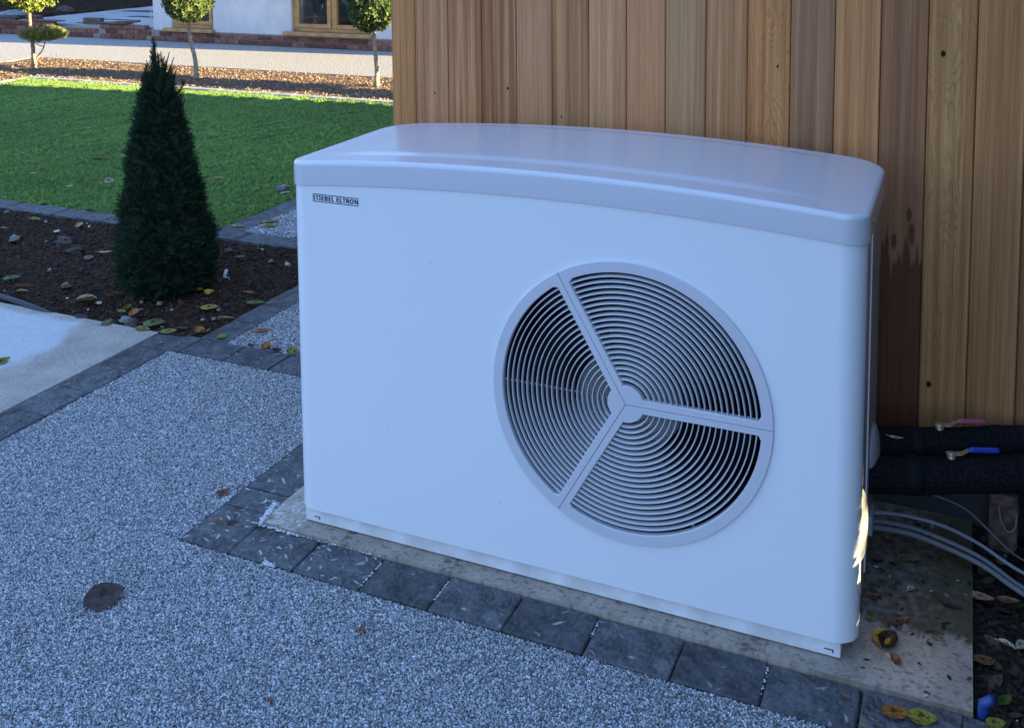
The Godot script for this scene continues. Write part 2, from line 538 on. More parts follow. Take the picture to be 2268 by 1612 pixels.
func make_lid(t: Node3D) -> void:
	var w := FRONT_WIDTH
	var e := 0.004
	var deep := 0.582
	var rf := 0.012
	# one side of the plan, front to back, as (x from the side, z, normal)
	var rail := []
	var fr := 0.058
	var br := 0.105
	for k in 13:
		var a := PI * 0.5 * k / 12.0
		rail.append([Vector2(-e + fr - fr * sin(a), e - fr + fr * cos(a)), Vector2(-sin(a), cos(a))])
	for k in range(1, 44):
		var z := lerpf(e - fr, -deep + br, k / 44.0)
		rail.append([Vector2(-e, z), Vector2(-1, 0)])
	for k in 15:
		var a := PI * 0.5 * k / 14.0
		rail.append([Vector2(-e + br - br * cos(a), -deep + br - br * sin(a)), Vector2(-cos(a), -sin(a))])
	var st := start()
	var nu := 48
	var rows := []
	for q in rail:
		var p: Vector2 = q[0] - q[1] * rf
		var row := []
		for k in nu + 1:
			var x := lerpf(p.x, w - p.x, float(k) / nu)
			row.append(Vector3(x, lid_top(x, p.y), p.y))
		rows.append(row)
	for i in rows.size() - 1:
		for k in nu:
			quad(st, rows[i][k], rows[i][k + 1], rows[i + 1][k + 1], rows[i + 1][k])
	# rim: front edge points, right rail, back edge, left rail, as one closed loop
	var loop := []
	for k in range(1, nu): loop.append([Vector2(lerpf(rail[0][0].x, w - rail[0][0].x, float(k) / nu), rail[0][0].y), Vector2(0, 1)])
	for q in rail: loop.append([Vector2(w - q[0].x, q[0].y), Vector2(-q[1].x, q[1].y)])
	var last: Array = rail[rail.size() - 1]
	for k in range(1, nu): loop.append([Vector2(lerpf(w - last[0].x, last[0].x, float(k) / nu), last[0].y), Vector2(0, -1)])
	for i in rail.size(): loop.append(rail[rail.size() - 1 - i])
	var rings := []
	for lv in 9:
		var ring := []
		for q in loop:
			var inset: Vector2 = q[0] - q[1] * rf
			var top := lid_top(inset.x, inset.y)
			if lv < 7:
				var a := PI * 0.5 * lv / 6.0
				var p: Vector2 = inset + q[1] * (rf * sin(a))
				ring.append(Vector3(p.x, top - rf * (1.0 - cos(a)), p.y))
			else:
				var p2: Vector2 = q[0]
				var low := top - LID_TALL - 0.001
				if lv == 7: ring.append(Vector3(p2.x, low, p2.y))
				else:
					p2 -= q[1] * 0.010
					ring.append(Vector3(p2.x, low, p2.y))
		rings.append(ring)
	for lv in 8:
		if lv == 7: st.set_smooth_group(3)
		for k in loop.size():
			var m := (k + 1) % loop.size()
			quad(st, rings[lv][k], rings[lv + 1][k], rings[lv + 1][m], rings[lv][m])
	build("lid", st, M.grey_paint, t)

func make_grille(t: Node3D, cx: float, cy: float) -> void:
	# fan duct, rotor and its boss behind the grille
	var st := start()
	var nn := 64
	for k in nn:
		var a := TAU * k / nn
		var b := TAU * (k + 1) / nn
		var pa := Vector3(cos(a), sin(a), 0) * 0.330
		var pb := Vector3(cos(b), sin(b), 0) * 0.330
		quad(st, pa + Vector3(0, 0, -0.001), pb + Vector3(0, 0, -0.001), pb + Vector3(0, 0, -0.30), pa + Vector3(0, 0, -0.30))
		tri(st, Vector3(0, 0, -0.30), pa + Vector3(0, 0, -0.30), pb + Vector3(0, 0, -0.30))
	var duct := build("fan_duct", st, M.duct, t)
	duct.position = Vector3(cx, cy, 0)
	st = start()
	var prof := [[0.0, -0.0215], [0.06, -0.022], [0.118, -0.024], [0.128, -0.029], [0.131, -0.045], [0.131, -0.14]]
	for i in prof.size() - 1:
		for k in 48:
			var a := TAU * k / 48
			var b := TAU * (k + 1) / 48
			quad(st, Vector3(cos(a) * prof[i][0], sin(a) * prof[i][0], prof[i][1]), Vector3(cos(a) * prof[i + 1][0], sin(a) * prof[i + 1][0], prof[i + 1][1]), Vector3(cos(b) * prof[i + 1][0], sin(b) * prof[i + 1][0], prof[i + 1][1]), Vector3(cos(b) * prof[i][0], sin(b) * prof[i][0], prof[i][1]))
	var hub := build("fan_hub", st, M.hub, t)
	hub.position = Vector3(cx, cy, 0)
	for k in 5:
		st = start()
		for i in 8:
			for j in 5:
				var q := []
				for c in [[i, j], [i + 1, j], [i + 1, j + 1], [i, j + 1]]:
					var rad := lerpf(0.12, 0.305, c[0] / 8.0)
					var s: float = c[1] / 5.0 - 0.5
					var a: float = s * lerpf(0.75, 1.0, c[0] / 8.0) + 0.35 * c[0] / 8.0
					q.append(Vector3(cos(a) * rad, sin(a) * rad, -0.11 + s * 0.09 - 0.02 * s * s))
				quad(st, q[0], q[1], q[2], q[3])
		var bl := build("fan_blade", st, M.blade, hub)
		bl.rotation.z = TAU * k / 5.0 + 0.4
	# three like segments: frame and louvres
	var frame := grille_frame()
	var strut := start(false)
	bevel_box(strut, Vector3(0.046, -0.0018, -0.0185), Vector3(0.322, 0.0018, -0.0140), 0.0006)
	var strut_mesh := done(strut)
	for k in 3:
		var seg := put("grille_segment", frame, M.grille_plastic, t)
		seg.position = Vector3(cx, cy, 0.0)
		seg.rotation.z = TAU * k / 3.0
		var rad := 0.0585
		while rad < 0.310:
			put("louvre", louvre(rad, TAU * k / 3.0), M.louvre_plastic, seg)
			rad += 0.01313
		var sb := put("strut", strut_mesh, M.louvre_plastic, seg)
		sb.rotation.z = PI / 3.0

const RIM := 0.346
const RIM_IN := 0.319
const SPOKE := 0.0168

func grille_frame() -> ArrayMesh:
	# a third of a disc, as two outlines with the same number of points
	var gap := 0.0007
	var out := []
	var ins := []
	var na := 56
	var ns := 20
	var hub_r := 0.0455
	var round_r := 0.007
	var a_out := asin(gap / RIM)
	var a_in := asin(SPOKE / RIM_IN)
	var a_hub := asin(SPOKE / hub_r)
	for k in na + 1:
		var f := float(k) / na
		var a := lerpf(a_out, TAU / 3.0 - a_out, f)
		out.append(Vector2(cos(a), sin(a)) * RIM)
		var b := lerpf(a_in, TAU / 3.0 - a_in, f)
		# soften the two far corners of the opening
		var from_end := minf(f, 1.0 - f) * (TAU / 3.0 - 2.0 * a_in) * RIM_IN
		var pull := 0.0
		if from_end < round_r: pull = round_r - sqrt(maxf(0.0, round_r * round_r - (round_r - from_end) * (round_r - from_end)))
		ins.append(Vector2(cos(b), sin(b)) * (RIM_IN - pull))
	var dir := Vector2(cos(TAU / 3.0), sin(TAU / 3.0))
	var side := Vector2(dir.y, -dir.x)
	var far_in := sqrt(RIM_IN * RIM_IN - SPOKE * SPOKE) - round_r
	var near_in := sqrt(hub_r * hub_r - SPOKE * SPOKE)
	for k in range(1, ns):
		var f := float(k) / ns
		out.append(dir * lerpf(RIM, 0.0, f) + side * gap)
		ins.append(dir * lerpf(far_in, near_in, f) + side * SPOKE)
	var nh := 16
	for k in nh + 1:
		out.append(Vector2(cos(PI / 3.0), sin(PI / 3.0)) * gap * 1.2)
		var a := lerpf(TAU / 3.0 - a_hub, a_hub, float(k) / nh)
		ins.append(Vector2(cos(a), sin(a)) * hub_r)
	for k in range(1, ns):
		var f := float(k) / ns
		out.append(Vector2(lerpf(0.0, RIM, f), gap))
		ins.append(Vector2(lerpf(near_in, far_in, f), SPOKE))
	var st := start(false)
	var n := out.size()
	var z := 0.007
	var c := 0.0018
	for k in n:
		var m := (k + 1) % n
		var o0: Vector2 = out[k]
		var o1: Vector2 = out[m]
		var i0: Vector2 = ins[k]
		var i1: Vector2 = ins[m]
		# lip of the rim is eased, edges of the opening are eased
		var e0: Vector2 = o0.lerp(i0, 0.06) if k <= na else o0
		var e1: Vector2 = o1.lerp(i1, 0.06) if m <= na else o1
		var j0 := i0.lerp(o0, c / maxf(0.004, i0.distance_to(o0)))
		var j1 := i1.lerp(o1, c / maxf(0.004, i1.distance_to(o1)))
		quad(st, Vector3(e0.x, e0.y, z), Vector3(e1.x, e1.y, z), Vector3(j1.x, j1.y, z), Vector3(j0.x, j0.y, z))
		quad(st, Vector3(o0.x, o0.y, z - 0.004), Vector3(o1.x, o1.y, z - 0.004), Vector3(e1.x, e1.y, z), Vector3(e0.x, e0.y, z))
		quad(st, Vector3(o0.x, o0.y, -0.004), Vector3(o1.x, o1.y, -0.004), Vector3(o1.x, o1.y, z - 0.004), Vector3(o0.x, o0.y, z - 0.004))
		quad(st, Vector3(j0.x, j0.y, z), Vector3(j1.x, j1.y, z), Vector3(i1.x, i1.y, z - c), Vector3(i0.x, i0.y, z - c))
		quad(st, Vector3(i0.x, i0.y, z - c), Vector3(i1.x, i1.y, z - c), Vector3(i1.x, i1.y, -0.009), Vector3(i0.x, i0.y, -0.009))
	return done(st)

func louvre(rad: float, seg_turn: float) -> ArrayMesh:
	# a rain louvre: every ring is pushed back and upwards
	var st := start()
	var a0 := asin((SPOKE - 0.001) / rad)
	var a1 := TAU / 3.0 - a0
	var steps := int(8 + rad * 130.0)
	var prof := [Vector2(-0.0008, 0.0042), Vector2(0.0008, 0.0042), Vector2(0.0014, 0.0026), Vector2(0.0010, -0.0135), Vector2(-0.0010, -0.0135), Vector2(-0.0014, 0.0026)]
	var up := Vector2(sin(seg_turn), cos(seg_turn)) * 0.30
	for i in steps:
		for k in 6:
			var q := []
			for c in [[i, k], [i, k + 1], [i + 1, k + 1], [i + 1, k]]:
				var a: float = lerpf(a0, a1, float(c[0]) / steps)
				var p: Vector2 = prof[c[1] % 6]
				var rise := up * (0.0042 - p.y)
				q.append(Vector3(cos(a) * (rad + p.x) + rise.x, sin(a) * (rad + p.x) + rise.y, p.y))
			quad(st, q[0], q[1], q[2], q[3])
	return done(st)

# ---------------------------------------------------------------- cedar-clad building
func wood(sd: int, light: Color, deep: Color, trunk: float, slope: float, knots: Array, wet: bool) -> ImageTexture:
	var flame := slope > 0.025
	var rings := 215.0 if flame else 260.0
	var ring_depth := 0.095 if flame else 0.055
	# growth rings cut lengthwise: trunk is how far the heart lies to one side, slope makes arches
	var wd := 112
	var ht := 1024
	var data := PackedByteArray()
	data.resize(wd * ht * 3)
	var n := FastNoiseLite.new()
	n.seed = sd
	n.frequency = 1.0
	n.fractal_octaves = 2
	var at := 0
	for y in ht:
		var v := 2.6 * (1.0 - float(y) / ht)
		var d0 := 0.03 + slope * v + 0.03 * n.get_noise_1d(v * 1.3)
		var sway := 0.012 * n.get_noise_2d(v * 2.0, 5.0)
		for x in wd:
			var u := 0.1217 * x / wd
			var du := u - trunk + sway
			var dd := d0 + 0.0045 * n.get_noise_2d(u * 38.0, v * 6.0)
			var rho := sqrt(du * du + dd * dd)
			var core := 0.0
			for k in knots:
				var ku: float = u - k[0]
				var kv: float = v - k[1]
				var near := exp(-(ku * ku / 0.0007 + kv * kv / 0.006))
				rho += 0.035 * near
				core = maxf(core, 1.0 - smoothstep(0.6, 1.0, sqrt(ku * ku + kv * kv * 0.5) / (k[2] * (1.0 + 0.35 * n.get_noise_2d(u * 300.0, v * 200.0)))))
			var ring := fposmod(rho * rings + 0.6 * n.get_noise_2d(u * 9.0, v * 1.1), 1.0)
			var late := smoothstep(0.45, 0.95, ring) * (1.0 - smoothstep(0.95, 1.0, ring))
			var fibre := n.get_noise_2d(u * 1100.0, v * 9.0)
			var band := clampf(0.5 + 1.15 * n.get_noise_2d(u * 36.0 + sd, v * 0.55), 0.0, 1.0)
			var c := light.lerp(deep, band)
			c = Color(minf(c.r * 1.05, 1.0), c.g * 0.965, c.b * 0.86)
			var k2 := 1.0 - late * ring_depth * (1.0 + n.get_noise_2d(u * 20.0 + 50.0, v * 0.9)) + 0.065 * fibre + 0.10 * n.get_noise_2d(u * 130.0 + 9.0, v * 1.2)
			if wet:
				# rain splash has soaked the foot of this board up to a ragged line
				var line := 0.735 + 0.09 * n.get_noise_2d(u * 34.0, 3.0) + 0.05 * n.get_noise_2d(u * 110.0, 9.0)
				var soak := 1.0 - smoothstep(line - 0.016, line + 0.016, v)
				for drop in [[0.083, 0.845, 0.007, 0.022], [0.090, 0.790, 0.009, 0.032], [0.045, 0.765, 0.008, 0.024]]:
					var q := Vector2((u - drop[0]) / drop[2], (v - drop[1]) / drop[3]).length() + 0.3 * n.get_noise_2d(u * 200.0, v * 90.0)
					soak = maxf(soak, 1.0 - smoothstep(0.7, 1.15, q))
				c = c.lerp(Color(0.42, 0.22, 0.14), 0.62 * soak)
				k2 *= 1.0 - 0.15 * soak
			c = c.lerp(Color(0.11, 0.06, 0.045), core)
			data[at] = int(clampf(c.r * k2, 0.0, 1.0) * 255.0)
			data[at + 1] = int(clampf(c.g * k2, 0.0, 1.0) * 255.0)
			data[at + 2] = int(clampf(c.b * k2, 0.0, 1.0) * 255.0)
			at += 3
	return ImageTexture.create_from_image(Image.create_from_data(wd, ht, false, Image.FORMAT_RGB8, data))

func cedar_building() -> void:
	var t := base("garden_building", Vector3.ZERO)
	tag(t, "flat-roofed garden building clad in upright cedar boards behind the heat pump", "building")
	var body := start(false)
	bevel_box(body, Vector3(-0.072, -0.05, -6.36), Vector3(6.5, 2.62, WALL_Z - 0.024), 0.002)
	build("wall", body, M.shed_side, t)
	box_part("foot_shade_board", Vector3(-0.074, -0.04, WALL_Z - 0.022), Vector3(6.5, 0.196, WALL_Z - 0.006), 0.002, M.roof_felt, t)  # dark board added to stand for the shade under the pipes
	var rf := start(false)
	bevel_box(rf, Vector3(-0.10, 2.624, -6.40), Vector3(6.55, 2.72, WALL_Z + 0.03), 0.01)
	build("roof", rf, M.roof_felt, t)
	# colours, left to right: light band, dark band, where the heart lies, arch, knots
	var looks := [
		["c99563", "a87446", -0.40, 0.00, []], ["cf9f7c", "ad7e5e", 0.05, 0.012, [[0.03, 0.95, 0.003], [0.07, 1.1, 0.003]]], ["cb9770", "a06c4a", -0.12, 0.03, []], ["b79470", "96603f", -0.30, 0.0, [[0.09, 1.13, 0.004]]],
		["b08a68", "c89a78", -0.45, 0.0, []], ["bb9468", "8f6a48", -0.35, 0.01, [[0.03, 1.05, 0.003]]], ["d0a680", "bd9068", -0.5, 0.0, []], ["bf9270", "d49a72", -0.6, 0.0, []],
		["c0a07c", "b08c68", -0.7, 0.0, []], ["c69a70", "b4875e", -0.5, 0.0, []], ["d09a64", "b9804e", 0.055, 0.035, [[0.085, 1.24, 0.0035]]], ["a88666", "90705a", -0.5, 0.0, []],
		["d2a070", "bb8455", -0.8, 0.0, []], ["9d7355", "86604a", -0.6, 0.0, []], ["c29a68", "ab8052", 0.05, 0.05, [[0.036, 1.295, 0.0075], [0.024, 0.369, 0.0075]]], ["b98f62", "a47a50", -0.3, 0.01, []],
		["a87a56", "946a4c", -0.5, 0.0, []], ["c8986c", "ae7c52", -0.4, 0.0, []]]
	var spare: Array = []
	for j in range(-1, 24):
		var x0 := -0.0042 + j * 0.1217
		var x1 := x0 + 0.1217
		if j == -1: x0 = -0.095
		var m: StandardMaterial3D
		if j + 1 < looks.size():
			var l: Array = looks[j + 1]
			m = mat(Color.WHITE, 0.62, 0.35)
			m.albedo_texture = wood(100 + j, Color(l[0]).lerp(Color("c2976f"), 0.22), Color(l[1]).lerp(Color("ab7d57"), 0.22), l[2], l[3], l[4], j == 12)
			spare.append(m)
		else: m = spare[(j * 7) % spare.size()]
		plank(t, x0 + 0.0011, x1 - 0.0011, m)

func plank(t: Node3D, x0: float, x1: float, m: Material) -> void:
	var st := start(false)
	var y0 := 0.20
	var y1 := 2.62
	var zb := WALL_Z - 0.022
	var e := 0.0028
	var cols := [[x0, zb], [x0, WALL_Z - e], [x0 + e, WALL_Z], [x1 - e, WALL_Z], [x1, WALL_Z - e], [x1, zb]]
	for k in 5:
		var a: Array = cols[k]
		var b: Array = cols[k + 1]
		var q := [Vector3(a[0], y0, a[1]), Vector3(a[0], y1, a[1]), Vector3(b[0], y1, b[1]), Vector3(b[0], y0, b[1])]
		for i in [0, 1, 2, 0, 2, 3]:
			st.set_uv(Vector2((q[i].x - x0) / 0.1217, 1.0 - q[i].y / 2.6))
			st.add_vertex(q[i])
	for y in [y0, y1]:
		st.set_uv(Vector2(0.5, 0.5))
		var ring := [Vector3(x0, y, zb), Vector3(x0, y, WALL_Z - e), Vector3(x1, y, WALL_Z - e), Vector3(x1, y, zb)]
		quad(st, ring[0], ring[1], ring[2], ring[3])
	build("plank", st, m, t)

# ---------------------------------------------------------------- ground
func sheet(called: String, x0: float, x1: float, z0: float, z1: float, y: float, m: Material, kind := "structure", deep := 0.06) -> MeshInstance3D:
	var st := start(false)
	bevel_box(st, Vector3(x0, y - deep, z0), Vector3(x1, y, z1), 0.001)
	var o := build(called, st, m)
	tag(o, "", "", "", kind)
	return o

func rough_ground(called: String, x0: float, x1: float, z0: float, z1: float, y: float, step: float, amp: float, m: Material, ridge := 0.0) -> MeshInstance3D:
	var st := start()
	var nx := int((x1 - x0) / step) + 1
	var nzc := int((z1 - z0) / step) + 1
	var grid := []
	for j in nzc + 1:
		var row := []
		for i in nx + 1:
			var x := lerpf(x0, x1, float(i) / nx)
			var z := lerpf(z0, z1, float(j) / nzc)
			row.append(Vector3(x, y + ground_bump(x, z, amp, ridge), z))
		grid.append(row)
	for j in nzc:
		for i in nx:
			quad(st, grid[j + 1][i], grid[j + 1][i + 1], grid[j][i + 1], grid[j][i])
	# closed skirt down to the subsoil
	var low := y - 0.05
	for i in nx:
		for j in [0, nzc]:
			var a: Vector3 = grid[j][i]
			var b: Vector3 = grid[j][i + 1]
			quad(st, a, b, Vector3(b.x, low, b.z), Vector3(a.x, low, a.z))
	for j in nzc:
		for i in [0, nx]:
			var a: Vector3 = grid[j][i]
			var b: Vector3 = grid[j + 1][i]
			quad(st, a, b, Vector3(b.x, low, b.z), Vector3(a.x, low, a.z))
	var o := build(called, st, m)
	tag(o, "", "", "", "structure")
	return o

func ground_bump(x: float, z: float, amp: float, ridge: float) -> float:
	var h := amp * (nz.get_noise_2d(x * 260.0, z * 260.0) + 0.6 * nz.get_noise_2d(x * 900.0 + 50.0, z * 900.0))
	if ridge > 0.0: h += ridge * ripple(x, z)
	return h

func ripple(x: float, z: float) -> float:
	# the pile of the turf lies in long low waves
	var across := x * 0.93 + z * 0.36
	var along := z * 0.93 - x * 0.36
	return nz.get_noise_2d(across * 720.0, along * 60.0) + 0.4 * nz.get_noise_2d(across * 1500.0 + 70.0, along * 150.0)

func pave(parent: Node3D, x0: float, x1: float, z0: float, z1: float, m: Material, top := -0.009) -> void:
	var g := 0.0015
	var st := start(false)
	var y := top + rng.randf_range(-0.002, 0.002)
	bevel_box(st, Vector3(minf(x0, x1) + g, y - 0.05, minf(z0, z1) + g), Vector3(maxf(x0, x1) - g, y, maxf(z0, z1) - g), 0.0034, 0.0022)
	build("paver", st, m, parent)

func any_paver() -> Material:
	return M.paver[rng.randi_range(0, 2)]

func paving() -> void:
	var t := base("block_paving", Vector3.ZERO)
	tag(t, "", "", "", "structure")
	# before the heat pump
	var xs := [-0.257, -0.095, 0.108, 0.309, 0.507, 0.704, 0.906, 1.111, 1.306, 1.505, 1.706, 1.90]
	for k in range(1, xs.size() - 1):
		pave(t, xs[k], xs[k + 1], 0.043, 0.184, M.paver_smeared if k < 3 else any_paver())
	pave(t, -0.257, -0.095, -0.006, 0.184, M.paver_smeared)
	pave(t, -0.257, -0.095, -0.108, -0.008, M.paver_smeared)
	var z := -0.110
	while z > -0.80:
		pave(t, -0.257, -0.100, maxf(z - 0.205, -0.81), z, M.paver_smeared if z > -0.2 else any_paver())
		z -= 0.207
	# between the pale slab and the gravel
	pave(t, -1.335, -1.132, -0.965, -0.805, M.paver[1])
	z = -0.803
	while z < 1.4:
		pave(t, -1.335, -1.178, z, z + 0.196, any_paver())
		z += 0.198
	# behind the gravel
	var x := -1.130
	while x < 0.3:
		pave(t, x, x + 0.212, -0.960, -0.815, any_paver())
		x += 0.214
	# beside the soil bed
	z = -0.963
	while z > -2.09:
		pave(t, -1.148, -1.014, maxf(z - 0.205, -2.10), z, any_paver())
		z -= 0.207
	# before the lawn
	x = -5.1
	while x < -0.6:
		pave(t, x, x + 0.188, -2.252, -2.106, any_paver(), -0.012)
		x += 0.190
	# beside the lawn
	z = -2.256
	while z > -5.0:
		pave(t, -2.085, -1.935, z - 0.200, z, any_paver(), -0.012)
		z -= 0.202
	# sand bed under the blocks
	for q in [[-0.257, 1.9, 0.043, 0.184], [-0.257, -0.10, -0.81, 0.043], [-1.335, -1.178, -0.965, 1.5], [-1.13, 0.3, -0.96, -0.815], [-1.148, -1.014, -2.1, -0.962], [-5.1, -0.6, -2.25, -2.108], [-2.085, -1.935, -5.1, -2.254]]:
		var st := start(false)
		bevel_box(st, Vector3(q[0] + 0.004, -0.05, q[2] + 0.004), Vector3(q[1] - 0.004, -0.019, q[3] - 0.004), 0.001)
		build("joint_sand", st, M.joint_sand, t)
	# dried mortar: a crumbly ridge beside the base, and filled joints
	for q in [[-0.110, -0.055, -0.085, 0.050, 70, 0.0065, 0.001], [-0.085, 0.050, 0.045, 0.052, 60, 0.0045, -0.003], [0.045, 0.050, 0.30, 0.046, 60, 0.0028, -0.004], [0.020, 0.178, 0.062, 0.188, 26, 0.005, -0.009], [0.309, 0.06, 0.309, 0.17, 34, 0.0024, -0.0095], [0.507, 0.06, 0.507, 0.15, 32, 0.0026, -0.0095], [0.907, 0.05, 0.907, 0.12, 18, 0.0022, -0.0095], [1.306, 0.06, 1.306, 0.15, 22, 0.0022, -0.0095]]:
		crumbs(t, "mortar_smear", Vector3(q[0], q[6], q[1]), Vector3(q[2], q[6], q[3]), int(q[4]), q[5])
	crumbs(t, "mortar_splash", Vector3(-0.723, -0.0125, -0.280) - Vector3(0.012, 0, 0.002), Vector3(-0.723, -0.0125, -0.280) + Vector3(0.012, 0, 0.002), 26, 0.006)

func crumbs(parent: Node3D, called: String, a: Vector3, b: Vector3, count: int, size: float) -> void:
	var st := start()
	for i in count:
		var at := a.lerp(b, rng.randf()) + Vector3(rng.randf_range(-1, 1), 0, rng.randf_range(-1, 1)) * size * 0.8
		var s := size * rng.randf_range(0.3, 1.15)
		st.append_from(lump(1, 0.7, i), 0, Transform3D(Basis(Vector3.UP, rng.randf_range(0, TAU)) * Basis.from_scale(Vector3(s * 1.3, minf(s * 0.4, 0.0022), s)), at))
	put(called, st.commit(), M.mortar, parent)

func pad_texture() -> ImageTexture:
	# concrete: scrubbed along the front, stained and mossy where nothing is swept
	var wd := 512
	var ht := 224
	var im := Image.create_empty(wd, ht, false, Image.FORMAT_RGB8)
	var n := FastNoiseLite.new()
	n.seed = 5
	n.frequency = 1.0
	n.fractal_octaves = 4
	for y in ht:
		for x in wd:
			var px := -0.092 + 1.817 * x / wd
			var pz := -0.7323 + 0.775 * y / ht
			var g := 0.37 + 0.10 * n.get_noise_2d(px * 8.0, pz * 8.0) + 0.10 * n.get_noise_2d(px * 60.0, pz * 60.0)
			var c := Color(g, g * 0.83, g * 0.66)
			var pit := n.get_noise_2d(px * 35.0 + 9.0, pz * 55.0)
			if pit > 0.34: c = c.lerp(Color(0.12, 0.10, 0.08), 0.6)
			# dirt lies behind a ragged line and along the skirting
			var line := -0.175 + 0.05 * n.get_noise_2d(px * 9.0, 2.0) + 0.03 * n.get_noise_2d(px * 40.0, 7.0)
			if px > 1.40:
				var k := clampf((line - pz) * 40.0 + 0.8 * n.get_noise_2d(px * 50.0, pz * 50.0), 0.0, 1.0)
				var dirt := Color(0.105, 0.078, 0.052).lerp(Color(0.24, 0.195, 0.155), clampf(0.4 + 1.2 * n.get_noise_2d(px * 28.0, pz * 28.0), 0.0, 1.0))
				var moss := smoothstep(1.56, 1.70, px + 0.09 * n.get_noise_2d(px * 14.0, pz * 14.0) + 0.05 * n.get_noise_2d(px * 70.0, pz * 70.0))
				dirt = dirt.lerp(Color(0.075, 0.066, 0.020), moss * 0.85)
				c = c.lerp(dirt, k * 0.92)
			# slurry left at the open corner
			if px < 0.02:
				var curl := clampf(1.0 - 8.0 * absf(n.get_noise_2d(px * 26.0 + pz * 10.0, pz * 14.0)), 0.0, 1.0)
				c = c.lerp(Color(0.62, 0.62, 0.62), curl * 0.8)
			var front := n.get_noise_2d(px * 14.0, 30.0)
			if pz > -0.02 and px > 0.0 and px < 1.4 and front > 0.28: c = c.lerp(Color(0.10, 0.085, 0.065), clampf((front - 0.28) * 5.0, 0.0, 0.7) * clampf(0.6 + 2.0 * pit, 0.0, 1.0))
			im.set_pixel(x, y, c.linear_to_srgb())
	return ImageTexture.create_from_image(im)

func slab_texture() -> ImageTexture:
	# buff concrete with a white skim brushed over most of it
	var sz := 512
	var im := Image.create_empty(sz, sz, false, Image.FORMAT_RGB8)
	var n := FastNoiseLite.new()
	n.seed = 15
	n.frequency = 1.0
	n.fractal_octaves = 4
	for y in sz:
		for x in sz:
			var px := -2.838 + 1.5 * x / sz
			var pz := -0.935 + 1.5 * y / sz
			var g := 0.36 + 0.09 * n.get_noise_2d(px * 5.0, pz * 5.0) + 0.10 * n.get_noise_2d(px * 55.0, pz * 55.0)
			var c := Color(g * 1.04, g * 0.90, g * 0.74)
			var ex := px + 1.62 + 0.05 * n.get_noise_2d(px * 4.0, pz * 4.0) + 0.35 * maxf(0.0, -0.62 - pz)
			var ez := -0.885 - pz + 0.03 * n.get_noise_2d(px * 6.0, 4.0)
			var d := maxf(ex, ez) + 0.012 * n.get_noise_2d(px * 60.0, pz * 60.0)
			var k := 1.0 - smoothstep(-0.03, 0.03, d)
			var w := 0.51 + 0.05 * n.get_noise_2d(px * 30.0, pz * 12.0)
			var crack := n.get_noise_2d(px * 6.0 + 3.0, pz * 22.0)
			if absf(crack) < 0.012: w *= 0.72
			c = c.lerp(Color(w, w, w * 0.99), k * 0.95)
			if n.get_noise_2d(px * 80.0, pz * 80.0) > 0.52: c = c.lerp(Color(0.16, 0.14, 0.12), 0.7)
			im.set_pixel(x, y, c.linear_to_srgb())
	return ImageTexture.create_from_image(im)

func flat_top(st: SurfaceTool, x0: float, x1: float, z0: float, z1: float, y: float, u0: float, v0: float, u1: float, v1: float) -> void:
	var q := [Vector3(x0, y, z1), Vector3(x0, y, z0), Vector3(x1, y, z0), Vector3(x1, y, z1)]
	var uv := [Vector2(u0, v1), Vector2(u0, v0), Vector2(u1, v0), Vector2(u1, v1)]
	for i in [0, 1, 2, 0, 2, 3]:
		st.set_uv(uv[i])
		st.add_vertex(q[i])
	for k in 4:
		var a: Vector3 = q[k]
		var b: Vector3 = q[(k + 1) % 4]
		var lo_a := a - Vector3(0, 0.06, 0)
		var lo_b := b - Vector3(0, 0.06, 0)
		var w := [a, lo_a, lo_b, a, lo_b, b]
		var t := [uv[k], uv[k], uv[(k + 1) % 4], uv[k], uv[(k + 1) % 4], uv[(k + 1) % 4]]
		for i in 6:
			st.set_uv(t[i])
			st.add_vertex(w[i])

